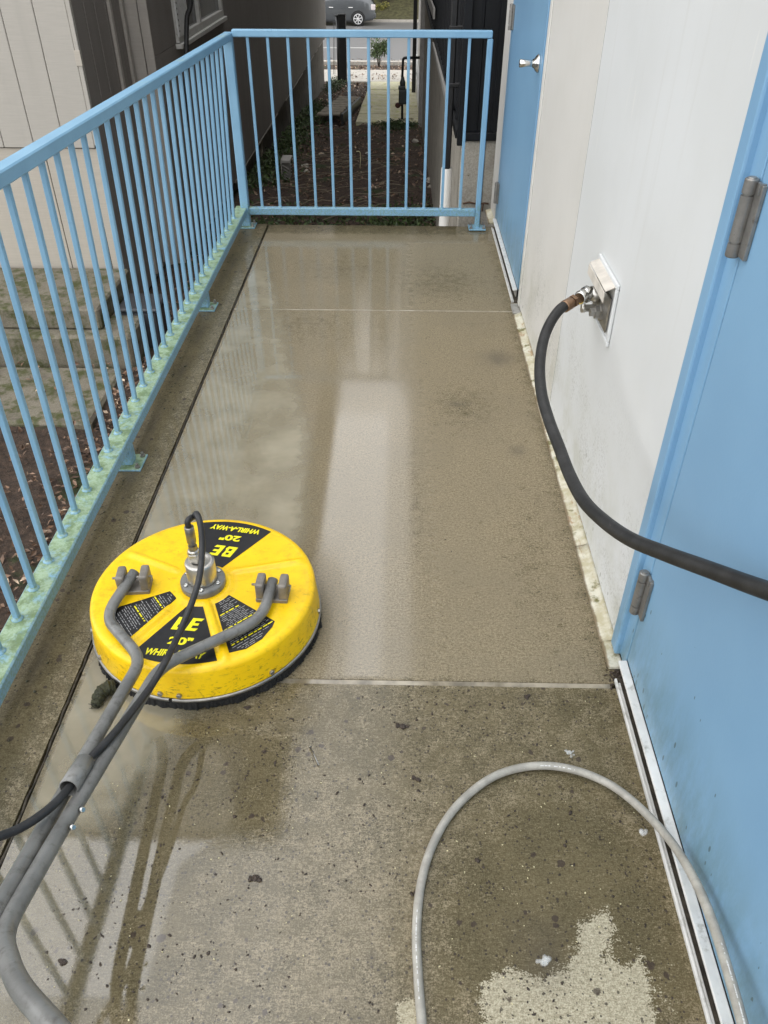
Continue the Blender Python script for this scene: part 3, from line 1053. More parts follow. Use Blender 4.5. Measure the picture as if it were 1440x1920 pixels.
m.build('valve_nut', M['steel'], wh)
m = MB(HO)
q = Vector((XW - 0.012, 2.262, 0.640))
m.lathe([(0.011, 0), (0.011, 0.03), (0.014, 0.031), (0.014, 0.042)], 14, q, (-1, 0, 0))
m.build('key_stem', M['alu'], wh)

# ------------------------------------------------------------------ tall beige and brown house on the left
HA, HX = 6.5, -2.3226
HB, HX2 = 7.754, -2.131
HT = 9.6
bh = thing('beige_house', 'tall house of beige and dark brown vertical siding along the left side', 'house', (HX2, 12, -1.3))
BO = (HX2, 12, -1.3)


def hpart(name, a, b, mat, bevel=0.0, parent=None):
    m = MB(BO)
    m.box(a, b, bevel)
    return m.build(name, mat, parent or bh)


# backing walls, dark in the grooves
hpart('wall', (-9, HA + 0.03, -1.3), (HX - 0.03, HA + 0.3, HT), M['groove'])
hpart('wall', (-3.2, HA + 0.302, -1.35), (HX - 0.024, HB + 0.3, HT), M['groove'])
hpart('wall', (-3.1, HB + 0.302, -1.2), (HX2 - 0.026, 26.0, HT), M['groove'])
x = -2.357
for k in range(7):
    b = 0.231
    hpart('siding_board', (x - b, HA, 0.10), (x, HA + 0.029, HT), M['beige'], 0.004)
    x -= 0.2355
hpart('siding_sheet', (-9, HA, 0.10), (x, HA + 0.029, HT), M['beige'])
hpart('corner_board', (-2.3535, HA - 0.006, 0.12), (HX, HA + 0.029, HT), M['beige'], 0.003)
hpart('corner_clip', (-2.362, HA - 0.012, 0.66), (-2.318, HA - 0.0065, 0.76), M['skirt'], 0.002)
x = HX + 0.002
for k, b in enumerate((0.10, 0.34, 0.40, 0.40, 0.40)):
    hpart('skirt_board', (x - b, HA + 0.018, -0.86), (x - 0.006, HA + 0.0295, 0.092), M['skirt'], 0.003)
    x -= b
# return face of the recess: boards with battens
ys_ = [HA + 0.032, 6.78, 7.02, 7.26, 7.50, HB]
for a, b in zip(ys_, ys_[1:]):
    hpart('return_board', (HX - 0.022, a, -1.25), (HX, b - 0.006, HT), M['brown'], 0.003)
for yy in (7.30, 7.62):
    hpart('batten', (HX + 0.001, yy, -1.2), (HX + 0.028, yy + 0.05, HT), M['brownlt'], 0.004)
hpart('corner_board', (HX + 0.002, HB - 0.02, -1.28), (HX + 0.112, HB + 0.004, HT), M['brownlt'], 0.003)
hpart('corner_board', (HX + 0.118, HB - 0.016, -1.28), (HX2 + 0.004, HB + 0.004, HT), M['brownlt'], 0.003)
# dark alley wall in sheets
y = HB + 0.008
sheet = None
while y < 25.9:
    w = min(1.215, 26.0 - y)
    zb = -1.24 - 0.012 * (y - 8) / 2
    if y < 8.6 < y + w or y < 9.9 < y + w or y < 10.8 < y + w or (8.6 <= y and y + w <= 10.8):
        hpart('siding_sheet', (HX2 - 0.024, y, zb), (HX2, y + w - 0.006, 0.545), M['brown'], 0.003)
        hpart('siding_sheet', (HX2 - 0.024, y, 1.92), (HX2, y + w - 0.006, HT), M['brown'], 0.003)
        if y < 8.6:
            hpart('siding_sheet', (HX2 - 0.024, y, 0.548), (HX2, min(8.60, y + w - 0.006), 1.917), M['brown'], 0.003)
        if y + w > 10.93:
            hpart('siding_sheet', (HX2 - 0.024, 10.93, 0.548), (HX2, y + w - 0.006, 1.917), M['brown'], 0.003)
    else:
        hpart('siding_sheet', (HX2 - 0.024, y, zb), (HX2, y + w - 0.006, HT), M['brown'], 0.003)
    # ragged pale lip under the sheet
    m = MB(BO)
    yy = y
    while yy < y + w - 0.1:
        L = random.uniform(0.12, 0.5)
        if random.random() < 0.75:
            m.box((HX2 - 0.02, yy, zb - random.uniform(0.012, 0.03)), (HX2 + 0.004, min(yy + L, y + w - 0.01), zb - 0.002))
        yy += L + 0.03
    te = m.build('torn_edge', M['brownlt'], bh)
    te['kind'] = 'stuff'
    y += w
hpart('foundation', (HX2 - 0.5, 10.5, -3.2), (HX2 - 0.10, 25.9, -1.25), M['concgrey'])
for k in range(7):
    yy = 8.0 + k * 0.42
    hpart('crawlspace_board', (HX2 - 0.16, yy, -1.6), (HX2 - 0.12, yy + random.uniform(0.12, 0.3), -1.27), M['brownlt' if k % 3 == 0 else 'brown'], 0.004)
for yy in (11.3, 13.2):
    hpart('crawlspace_post', (HX2 - 0.098, yy, -1.9), (HX2 - 0.02, yy + 0.09, -1.28), M['wood'], 0.004)
hpart('eave', (-9.5, HA, HT + 0.004), (-1.68, 27.2, HT + 0.3), M['roof'])
# window
wi = MB(BO)
for a, b in (((8.60, 0.548), (10.93, 0.615)), ((8.60, 1.85), (10.93, 1.917)), ((8.60, 0.6155), (8.68, 1.8495)), ((10.85, 0.6155), (10.93, 1.8495)), ((9.60, 0.6155), (9.68, 1.8495))):
    wi.box((HX2 - 0.03, a[0], a[1]), (HX2 + 0.03, b[0], b[1]), 0.004)
win = wi.build('window', M['winframe'], bh)
for a, b in ((8.681, 9.599), (9.681, 10.849)):
    hpart('pane', (HX2 - 0.012, a, 0.616), (HX2 - 0.006, b, 1.849), M['glass'], 0, win)
hpart('sill', (HX2 - 0.01, 8.56, 0.505), (HX2 + 0.06, 10.97, 0.545), M['winframe'], 0.004, win)
m = MB(BO)                                            # pale perforated panel hung at the near jamb
m.box((HX2 + 0.031, 8.57, 0.60), (HX2 + 0.045, 9.02, 1.9), 0.003)
scr = m.build('screen', M['white'], win)
m = MB(BO)
for k in range(26):
    m.box((HX2 + 0.0455, 8.59, 0.64 + k * 0.045), (HX2 + 0.047, 8.61, 0.655 + k * 0.045))
scr2 = m.build('screen_hole', M['groove'], win)
scr2['kind'] = 'stuff'

# small pale louvred vent below the siding
vt = thing('vent_box', 'small pale louvred vent box fixed low on the house foundation', 'vent', ony(540, 320, 12.0))
VO = vt.location.copy()
m = MB(VO)
m.box(VO + Vector((-0.10, 0, -0.36)), VO + Vector((-0.085, 0.3, 0.14)))
m.box(VO + Vector((-0.085, 0, 0.10)), VO + Vector((0.04, 0.3, 0.14)), 0.005)
m.box(VO + Vector((-0.085, 0, -0.36)), VO + Vector((0.03, 0.3, -0.33)), 0.005)
m.build('vent_housing', M['lightgrey'], vt)
for k in range(9):
    m = MB(VO)
    z = -0.30 + k * 0.043
    m.bar(VO + Vector((-0.03, -0.004, z)), VO + Vector((-0.03, 0.30, z)), 0.11, 0.006, up=(0.5, 0, 0.8))
    m.build('louvre_slat', M['lightgrey'], vt)

# hanging black cable and the red wire beside it
def cable(name, pts, r, mat, label, cat):
    m = MB(pts[0])
    m.tube(spline(pts, 8), r, 8)
    return tag(m.build(name, mat), label, cat)


cable('black_cable', [ony(352, -80, 8.15) + Vector((-0.05, 0.1, 7.2)), ony(352, -80, 8.15) + Vector((0, 0, 2.5)), ony(352, -80, 8.15), ony(350, 40, 8.15), ony(349, 130, 8.1), ony(347, 190, 8.1), ony(350, 240, 8.1), ony(358, 330, 8.05), ony(372, 420, 8.0), ony(385, 500, 7.9)], 0.021,
      M['blackhose'], 'black cable hanging down the brown wall beside the house window', 'cable')
cable('red_wire', [ony(255, 280, 7.4), ony(260, 330, 7.4), ony(262, 400, 7.4), ony(270, 490, 7.35), ony(262, 525, 7.2)], 0.009, M['red'], 'thin red wire hanging in the recess of the beige house', 'wire')

# ------------------------------------------------------------------ black metal-clad building on the right of the alley
BX, BY = 0.42, 5.8
kb_ = thing('black_building', 'black metal clad building on a concrete base beyond the far railing', 'building', (BX, 10, -1.3))
KO = (BX, 10, -1.3)


def kpart(name, a, b, mat, bevel=0.0):
    m = MB(KO)
    m.box(a, b, bevel)
    return m.build(name, mat, kb_)


KT = 7.5
kpart('wall', (BX + 0.03, BY + 0.03, 0.33), (5, 17.2, KT), M['groove'])


def ribpanel(a, along_y):
    """one pressed sheet: flat pan with a raised trapezoid rib, 0.30 wide; a = start"""
    prof = [(0, 0), (0.055, 0), (0.065, 0.028), (0.105, 0.028), (0.115, 0), (0.20, 0), (0.206, 0.006), (0.214, 0.006), (0.22, 0), (0.298, 0)]
    bm = bmesh.new()
    lo = [bm.verts.new((-d, s, 0.385)) for s, d in prof]
    hi = [bm.verts.new((-d, s, KT)) for s, d in prof]
    for k in range(len(prof) - 1):
        bm.faces.new((lo[k], hi[k], hi[k + 1], lo[k + 1]))
    bmesh.ops.recalc_face_normals(bm, faces=bm.faces)
    me = bpy.data.meshes.new('siding_panel')
    bm.to_mesh(me)
    bm.free()
    me.materials.append(M['blackmetal'])
    return me


rp = ribpanel(0, True)
for k in range(38):
    o = obj('siding_panel', rp, None, kb_)
    o.location = Vector((BX, BY + 0.02 + k * 0.2985, 0)) - Vector(KO)
for k in range(5):
    o = obj('siding_panel', rp, None, kb_)
    o.rotation_euler = (0, 0, PI / 2)
    o.location = Vector((BX + 0.302 + 0.2985 * k, BY, 0)) - Vector(KO)
kpart('corner_trim', (BX - 0.034, BY - 0.034, 0.30), (BX + 0.02, BY + 0.018, KT), M['blackmetal'], 0.003)
kpart('base_trim', (BX + 0.021, BY - 0.045, 0.335), (4, BY - 0.002, 0.384), M['blackmetal'], 0.003)
kpart('base_trim', (BX - 0.045, BY + 0.019, 0.335), (BX - 0.002, 17.1, 0.384), M['blackmetal'], 0.003)
kpart('foundation', (BX + 0.012, BY + 0.01, -3.0), (5, 17.15, 0.329), M['concpale'])
kpart('foundation_face', (BX - 0.004, BY - 0.03, -1.6), (BX + 0.16, BY + 0.007, 0.327), M['concpale'], 0.012)
kpart('foundation_face', (BX + 0.163, BY - 0.02, -1.6), (3, BY + 0.007, 0.328), M['concpale'], 0.012)
m = MB(KO)
cr = [ony(868, 382, BY - 0.035), ony(880, 379, BY - 0.035), ony(895, 383, BY - 0.035), ony(908, 381, BY - 0.035), ony(916, 382, BY - 0.035)]
m.tube(cr, 0.006, 6)
m.tube([ony(906, 382, BY - 0.035), ony(904, 396, BY - 0.035)], 0.005, 6)
m.build('rust_crack', simple('rusty_crack', (0.09, 0.05, 0.03), 0.8), kb_)
kpart('window_trim', (BX - 0.03, 11.0, 0.9), (BX - 0.005, 11.04, 2.4), M['lightgrey'])
m = MB(KO)                                            # diagonal pale brace seen against the cladding
m.bar(onx(812, 84, BX - 0.06), onx(845, 214, BX - 0.06), 0.02, 0.05)
m.bar(onx(803, -6, BX - 0.06), onx(814, 26, BX - 0.06), 0.02, 0.10)
m.build('brace', M['lightgrey'], kb_)
# black downspout into a white pipe
ds = thing('downspout', 'black downspout running into a white pipe stub behind the far railing', 'downspout', (0.342, 6.0, -1.2))
m = MB((0.342, 6.0, -1.2))
m.box((0.318, 5.975, 0.098), (0.362, 6.025, 7.2), 0.008)
m.build('upper_pipe', M['blackpaint'], ds)
m = MB((0.342, 6.0, -1.2))
for zz in (0.95, 0.62):
    m.box((0.312, 5.97, zz), (0.40, 6.03, zz + 0.025), 0.004)
m.build('bracket', M['blackpaint'], ds)
m = MB((0.342, 6.0, -1.2))
m.lathe([(0.039, -1.30), (0.039, 0.10), (0.035, 0.10), (0.034, 0.06)], 28, (0.338, 6.0, 0), close=False)
m.build('white_pipe', M['pvc'], ds)

# grey building further down the alley, past the black one
gb = thing('grey_building', 'pale grey building corner with white trim beside the gas meter', 'building', (0.5, 20, -2.2))
GO = (0.5, 20, -2.2)


def gpart(name, a, b, mat, bevel=0.0):
    m = MB(GO)
    m.box(a, b, bevel)
    return m.build(name, mat, gb)


gpart('wall', (0.50, 17.62, -3.4), (5, 27.5, 6.5), M['lightgrey'])
gpart('corner_board', (0.425, 17.55, -2.6), (0.62, 17.615, 6.5), M['lightgrey'], 0.006)
gpart('downpipe', (0.36, 17.42, -2.25), (0.50, 17.535, 0.2), M['lightgrey'], 0.012)
gpart('base_board', (0.40, 17.7, -2.6), (0.497, 27.4, -2.0), M['white'], 0.006)
gpart('black_trim', (0.30, 24.0, -2.7), (0.40, 24.12, 6.4), M['blackpaint'], 0.004)
gpart('black_cladding', (0.40, 17.7, 0.25), (0.497, 27.4, 6.5), M['blackmetal'], 0.006)
# ================================================================== STEEL RAILING
rl = thing('steel_railing', 'pale blue steel railing along the left and far edges of the walkway', 'railing', (-0.95, 3.0, 0))
RO = (-0.95, 3.0, 0)
pa, pb = onx(0, 322, -0.947), onx(420, 69, -0.925)        # inner top edge of the side rail
dr = (pa - pb) / (pa.y - pb.y)
rail_at = lambda y: pb + dr * (y - pb.y) + Vector((-0.023, 0, -0.019))
FARY = 4.98
m = MB(RO)
m.bar(rail_at(-0.9), rail_at(FARY + 0.022), 0.046, 0.038, bevel=0.004)
m.build('top_rail', M['rail'], rl)
m = MB(RO)
m.bar((-0.923, FARY, 1.042), (0.494, FARY, 1.042), 0.038, 0.036, bevel=0.004)
m.build('top_rail', M['rail'], rl)
m = MB(RO)
m.box((-1.008, -0.9, 0.078), (-0.935, FARY + 0.02, 0.121), 0.004)
m.build('bottom_rail', M['rail'], rl)
m = MB(RO)
m.box((-0.926, FARY - 0.019, 0.077), (0.467, FARY + 0.019, 0.120), 0.004)
m.build('bottom_rail', M['rail'], rl)
m = MB(RO)
m.box((-0.9735, FARY - 0.0275, 0.006), (-0.9235, FARY + 0.0225, 1.0215), 0.004)
m.build('corner_post', M['rail'], rl)
m = MB(RO)
m.box((0.4685, FARY - 0.019, 0.007), (0.4985, FARY + 0.019, 1.0215), 0.004)
m.build('end_post', M['rail'], rl)


def baluster_mesh(h):
    m = MB()
    m.box((-0.008, -0.008, 0), (0.008, 0.008, h), 0.0022)
    m.lathe([(0.0165, 0.0), (0.0150, 0.0022), (0.0112, 0.0055), (0.009, 0.008)], 9, (0.0006, -0.0005, 0))
    return m.mesh('baluster')


bm_side = {}
for k in range(-18, 30):
    y = 1.443 + 0.1143 * k
    if y < -0.7 or y > FARY - 0.06:
        continue
    top = rail_at(y)
    o = obj('baluster', baluster_mesh(top.z - 0.016 - 0.1205), M['rail'], rl)
    o.location = Vector((-0.982, y, 0.1208)) - Vector(RO)
    o.rotation_euler = (random.uniform(-.002, .002), math.atan2(top.x + 0.982, 0.93), random.uniform(-.05, .05))
bf = baluster_mesh(0.905)
bf.materials.append(M['rail'])
for k in range(12):
    o = obj('baluster', bf, None, rl)
    o.location = Vector((-0.842 + 0.1104 * k, FARY, 0.1198)) - Vector(RO)
    o.rotation_euler = (0, 0, random.uniform(-.04, .04))


def base_plate(cx, cy, post=True):
    if post:
        m = MB(RO)
        m.box((cx - 0.024, cy - 0.024, 0.0125), (cx + 0.018, cy + 0.024, 0.0775), 0.003)
        m.build('stub_post', M['rail'], rl)
    m = MB(RO)
    m.box((cx - 0.052, cy - 0.052, 0.0045), (cx + 0.052, cy + 0.052, 0.0125), 0.002)
    pl = m.build('base_plate', M['rail'], rl)
    for sx in (-1, 1):
        for sy in (-1, 1):
            b = MB(RO)
            b.lathe([(0.010, 0), (0.010, 0.007), (0.0085, 0.008)], 6, (cx + sx * 0.038, cy + sy * 0.036, 0.0126), smooth=False)
            b.lathe([(0.005, 0), (0.005, 0.008), (0.004, 0.010)], 10, (cx + sx * 0.038, cy + sy * 0.036, 0.0208))
            b.build('bolt', M['steel'], pl)


base_plate(-0.955, 2.335)
base_plate(-0.955, 3.72)
base_plate(-0.955, 0.95)
base_plate(-0.944, FARY - 0.006, False)
base_plate(0.484, FARY - 0.006, False)

# ================================================================== YELLOW SURFACE CLEANER
CX, CY = -0.515, 1.562
sc = thing('surface_cleaner', 'round yellow surface cleaner with grey tube handle standing on the wet walkway', 'surface cleaner', (CX, CY, 0))
CO = Vector((CX, CY, 0))
ZT = 0.135


def ctop(u, v, z=ZT):
    p = onz(u, v, z)
    return p.x - CX, p.y - CY


# housing: polar top with moulded ridges, rounded shoulder, flared side
bm = bmesh.new()
NA = 256
rr = [0.04] + [0.055 + 0.0095 * i for i in range(25)]
prof = [(0.288, 0.1340), (0.2945, 0.1315), (0.2985, 0.127), (0.3005, 0.120), (0.3032, 0.090), (0.3068, 0.056), (0.3082, 0.044), (0.3082, 0.041), (0.298, 0.038)]
ridges = []
for p, q in (((435, 1072), (566, 1052)), ((329, 1069), (244, 1038)), ((318, 1140), (243, 1206)), ((389, 1133), (423, 1240)), ((354, 975), (364, 1010)), ((445, 1000), (430, 1020))):
    ridges.append((Vector(ctop(*p)), Vector(ctop(*q))))


def top_h(x, y):
    h = 0.0
    for a, b in ridges[:4]:
        d = (b - a)
        L = d.length
        d = d / L
        w = Vector((x, y)) - a
        t = w.dot(d)
        s = abs(w.x * d.y - w.y * d.x)
        win = max(0.0, min(1.0, (t + 0.012) / 0.015)) * max(0.0, min(1.0, (L + 0.012 - t) / 0.02))
        h = max(h, 0.0075 * win * math.exp(-(s / 0.0095) ** 4))
    r = math.hypot(x, y)
    h = max(h, 0.006 * math.exp(-((r - 0.066) / 0.012) ** 4))
    return h


rings = []
for r in rr:
    rings.append([bm.verts.new((r * math.cos(k * 2 * PI / NA), r * math.sin(k * 2 * PI / NA), ZT + top_h(r * math.cos(k * 2 * PI / NA), r * math.sin(k * 2 * PI / NA)))) for k in range(NA)])
for r, z in prof:
    rings.append([bm.verts.new((r * math.cos(k * 2 * PI / NA), r * math.sin(k * 2 * PI / NA), z)) for k in range(NA)])
for a, b in zip(rings, rings[1:]):
    for k in range(NA):
        bm.faces.new((a[k], b[k], b[(k + 1) % NA], a[(k + 1) % NA])).smooth = True
bmesh.ops.recalc_face_normals(bm, faces=bm.faces)
me = bpy.data.meshes.new('housing')
bm.to_mesh(me)
bm.free()
obj('housing', me, M['yellow'], sc)

# metal band and brush skirt
m = MB()
gap = math.radians(-96.5)
n = 160
rows = []
for k in range(n + 1):
    a = gap + math.radians(0.8) + (2 * PI - math.radians(1.6)) * k / n
    rows.append([m.bm.verts.new((r * math.cos(a), r * math.sin(a), z)) for r, z in ((0.308, 0.0395), (0.3118, 0.0390), (0.3126, 0.035), (0.3118, 0.0305), (0.308, 0.030))])
for a, b in zip(rows, rows[1:]):
    for k in range(4):
        m.bm.faces.new((a[k], a[k + 1], b[k + 1], b[k])).smooth = True
m.build('metal_band', M['steel'], sc)
m = MB()
n = 420
ra, rb_, rc = [], [], []
for k in range(n):
    a = k * 2 * PI / n
    j = mnoise.noise(Vector((math.cos(a) * 9, math.sin(a) * 9, 0))) * 0.006 + random.uniform(-0.004, 0.003)
    ra.append(m.bm.verts.new((0.306 * math.cos(a), 0.306 * math.sin(a), 0.034)))
    rb_.append(m.bm.verts.new(((0.311 + j) * math.cos(a), (0.311 + j) * math.sin(a), 0.001 + random.uniform(0, 0.004))))
    rc.append(m.bm.verts.new((0.285 * math.cos(a), 0.285 * math.sin(a), 0.001)))
for k in range(n):
    q = (k + 1) % n
    m.bm.faces.new((ra[k], rb_[k], rb_[q], ra[q]))
    m.bm.faces.new((rb_[k], rc[k], rc[q], rb_[q]))
m.build('brush_skirt', M['rubber'], sc)
# bolts through the side
for u, v in ((306, 1291), (340, 1293), (502, 1253), (594, 1146), (186, 1234), (170, 1182)):
    p = onz(u, v, 0.052) - CO
    a = math.atan2(p.y, p.x)
    d = Vector((math.cos(a), math.sin(a), 0))
    b = MB()
    b.lathe([(0.0075, 0), (0.0075, 0.005), (0.006, 0.0065)], 6, d * 0.3065 + Vector((0, 0, 0.053)), d, smooth=False)
    b.build('side_bolt', M['steel'], sc)


# printed decals
def decal(poly, name='decal'):
    m = MB()
    # subdivide outline finely, fan from centroid follows the flat top
    P = [Vector(p) for p in poly]
    vs_ = [m.bm.verts.new((p.x, p.y, ZT + 0.0012)) for p in P]
    lo = [m.bm.verts.new((p.x, p.y, ZT + 0.0002)) for p in P]
    m.bm.faces.new(vs_)
    for k in range(len(P)):
        m.bm.faces.new((vs_[k], vs_[(k + 1) % len(P)], lo[(k + 1) % len(P)], lo[k]))
    return m.build(name, M['decal'], sc)


def wedge(axis_deg, r0, r1, w0, w1):
    """trapezium with an outer edge that follows the rim"""
    ax = math.radians(axis_deg)
    e, t = Vector((math.cos(ax), math.sin(ax))), Vector((-math.sin(ax), math.cos(ax)))
    pts = [e * r0 - t * w0, e * r0 + t * w0]
    a1 = math.asin(w1 / r1)
    for k in range(13):
        a = a1 - 2 * a1 * k / 12
        pts.append(e * (r1 * math.cos(a)) + t * (r1 * math.sin(a)))
    return pts


def axis_of(p, q):
    a, b = Vector(ctop(*p)), Vector(ctop(*q))
    d = (b - a)
    return math.degrees(math.atan2(d.y, d.x))


AN = axis_of((352, 1150), (334, 1236))
AF = axis_of((408, 1034), (424, 997))
AF = 80.0
AN = -95.0
dn = decal(wedge(AN, 0.078, 0.279, 0.020, 0.108))
df = decal(wedge(AF, 0.074, 0.279, 0.020, 0.108))


def lettering(text, dec, axis_deg, r, width, height, shear=0.25, bold=0.02):
    cu = bpy.data.curves.new('lettering', 'FONT')
    cu.body = text
    cu.align_x = 'CENTER'
    cu.align_y = 'CENTER'
    cu.shear = shear
    cu.offset = bold
    cu.size = 1.0
    cu.extrude = 0.0
    o = bpy.data.objects.new('lettering', cu)
    COL.objects.link(o)
    bpy.context.view_layer.update()
    me = bpy.data.meshes.new_from_object(o)
    bpy.data.objects.remove(o)
    co = np.array([v.co[:] for v in me.vertices])
    lo, hi = co.min(0), co.max(0)
    ax = math.radians(axis_deg)
    e = Vector((math.cos(ax), math.sin(ax), 0))      # outwards; text up points to the hub
    up = -e
    rt = up.cross(Vector((0, 0, 1)))
    for v in me.vertices:
        x_ = (v.co.x - (lo[0] + hi[0]) / 2) / (hi[0] - lo[0]) * width
        y_ = (v.co.y - (lo[1] + hi[1]) / 2) / (hi[1] - lo[1]) * height
        v.co = e * r + rt * x_ + up * y_ + Vector((0, 0, ZT + 0.0020))
    return obj('lettering', me, M['ink_y'], dec)


def logo(dec, axis_deg, r, width, height):
    """the two heavy slanted capitals, drawn from butted blocks"""
    ax = math.radians(axis_deg)
    e = Vector((math.cos(ax), math.sin(ax), 0))
    up = -e
    rt = up.cross(Vector((0, 0, 1)))
    quads = [((0, 0), (2.8, 0), (2.8, 10), (0, 10)), ((2.8, 7.9), (6.9, 7.9), (6.2, 10), (2.8, 10)), ((2.8, 4.3), (6.6, 4.3), (6.6, 6.0), (2.8, 6.0)),
             ((2.8, 0), (6.6, 0), (7.5, 2.1), (2.8, 2.1)), ((4.9, 6.0), (6.6, 6.0), (6.9, 7.9), (4.7, 7.9)), ((5.0, 2.1), (7.5, 2.1), (6.6, 4.3), (4.9, 4.3)),
             ((9.0, 0), (11.8, 0), (11.8, 10), (9.0, 10)), ((11.8, 7.9), (15.4, 7.9), (16.2, 10), (11.8, 10)), ((11.8, 4.2), (15.0, 4.2), (15.0, 6.1), (11.8, 6.1)), ((11.8, 0), (15.4, 0), (16.2, 2.1), (11.8, 2.1))]
    m = MB()
    for q in quads:
        vs_ = []
        for x_, y_ in q:
            x_ += y_ * 0.22
            p = e * r + rt * ((x_ - 9.2) / 18.4 * width) + up * ((y_ - 5) / 10 * height)
            vs_.append(m.bm.verts.new((p.x, p.y, ZT + 0.0020)))
        m.bm.faces.new(vs_)
    return m.build('lettering', M['ink_y'], dec)


for d_, ax in ((dn, AN), (df, AF)):
    logo(d_, ax, 0.146, 0.076, 0.045)
    lettering('20"', d_, ax, 0.205, 0.062, 0.026, 0.0, 0.04)
    lettering('WHIRL-A-WAY', d_, ax, 0.247, 0.150, 0.022, 0.20, 0.042)

# the two instruction decals with rows of fine print
for sgn, poly, hub in ((1, [(0.061, -0.026), (0.036, -0.052), (0.110, -0.240), (0.150, -0.226), (0.185, -0.192), (0.205, -0.150), (0.209, -0.130)], None),
                       (-1, [(-0.063, -0.050), (-0.087, -0.024), (-0.206, -0.086), (-0.222, -0.112), (-0.200, -0.160), (-0.175, -0.190), (-0.148, -0.208)], None)):
    d_ = decal(poly)
    cx_ = sum(p[0] for p in poly) / len(poly)
    cy_ = sum(p[1] for p in poly) / len(poly)
    e = Vector((cx_, cy_, 0)).normalized()
    t = Vector((-e.y, e.x, 0))
    inside = lambda x, y: sdf_mask(np.array([x]), np.array([y]), poly, 0.004)[0] > 0.95
    mw, my = MB(), MB()
    r = 0.070
    row = 0
    while r < 0.265:
        s = -0.09
        tgt = my if row % 9 == 0 else mw
        lim = random.uniform(0.02, 0.09)
        while s < lim:
            L = random.uniform(0.004, 0.018)
            a, b = e * r + t * s, e * r + t * (s + L)
            if inside(a.x, a.y) and inside(b.x, b.y):
                h = 0.00075 if tgt is mw else 0.0018
                q = [a - e * h, b - e * h, b + e * h, a + e * h]
                f = tgt.bm.faces.new([tgt.bm.verts.new((p.x, p.y, ZT + 0.0018)) for p in q])
            s += L + random.uniform(0.002, 0.006)
        r += random.choice((0.0056, 0.0056, 0.0062, 0.0085))
        row += 1
    a = mw.build('fine_print', M['ink_w'], d_)
    a['kind'] = 'stuff'
    a = my.build('fine_print_heading', M['ink_y'], d_)
    a['kind'] = 'stuff'

# swivel
sx_, sy_ = ctop(380, 1085, 0.157)
m = MB()
m.lathe([(0.058, 0.134), (0.0600, 0.137), (0.0600, 0.155), (0.058, 0.1575), (0.040, 0.158)], 56, (sx_, sy_, 0))
fl = m.build('swivel_flange', M['greytube'], sc)
for k in range(6):
    a = math.radians(38 + 60 * k)
    b = MB()
    b.lathe([(0.0062, 0), (0.0062, 0.004), (0.0045, 0.0052), (0.0030, 0.005), (0.0028, 0.002)], 14, (sx_ + 0.049 * math.cos(a), sy_ + 0.049 * math.sin(a), 0.1575))
    b.build('screw', M['chrome'], fl)
m = MB()
m.lathe([(0.0405, 0.158), (0.0395, 0.163), (0.0395, 0.218), (0.037, 0.222), (0.022, 0.2225), (0.020, 0.219), (0.012, 0.218)], 48, (sx_, sy_, 0))
m.build('swivel_body', M['alu'], sc)
fx, fy = sx_ - 0.012, sy_ + 0.004
m = MB()
m.lathe([(0.0185, 0.2215), (0.0185, 0.246), (0.0165, 0.249)], 6, (fx, fy, 0), smooth=False)
m.lathe([(0.0165, 0.2492), (0.0145, 0.256), (0.010, 0.2575)], 24, (fx, fy, 0))
m.build('swivel_nut', M['alu'], sc)
m = MB()
m.lathe([(0.0125, 0.2578), (0.0125, 0.272)], 6, (fx, fy, 0), smooth=False)
m.lathe([(0.0098, 0.272), (0.0098, 0.283), (0.0125, 0.284), (0.0125, 0.332), (0.0112, 0.334)], 24, (fx, fy, 0))
m.build('hose_fitting', M['steel'], sc)

# handle brackets
LB = onz(251, 1086, 0.165) - CO
RB = onz(511, 1101, 0.165) - CO
for c, tw in ((LB, 0.10), (RB, -0.04)):
    R3 = Matrix.Rotation(tw, 3, 'Z')
    m = MB()
    for s in (-1, 1):
        cc = c + R3 @ Vector((s * 0.0305, 0, 0))
        cc.z = 0.168
        m.box(cc - Vector((0.0115, 0.027, 0.0255)), cc + Vector((0.0115, 0.027, 0.0255)), 0.006, rot=R3, seg=2)
    b = Vector((c.x, c.y, 0.1400))
    m.box(b - Vector((0.042, 0.029, 0.0065)), b + Vector((0.042, 0.029, 0.0065)), 0.002, rot=R3)
    br = m.build('handle_bracket', M['cast'], sc)
    m = MB()
    p = Vector((c.x, c.y, 0.172))
    m.tube([p + R3 @ Vector((-0.055, 0, 0)), p + R3 @ Vector((0.050, 0, 0))], 0.0035, 8)
    rg = [p + R3 @ Vector((0.046 + 0.004 * math.sin(a), 0.010 * math.cos(a) - 0.006, 0.010 * math.sin(a) - 0.008)) for a in np.linspace(0, 2 * PI, 14)]
    m.tube(rg, 0.0011, 5)
    m.build('hinge_pin', M['steel'], br)

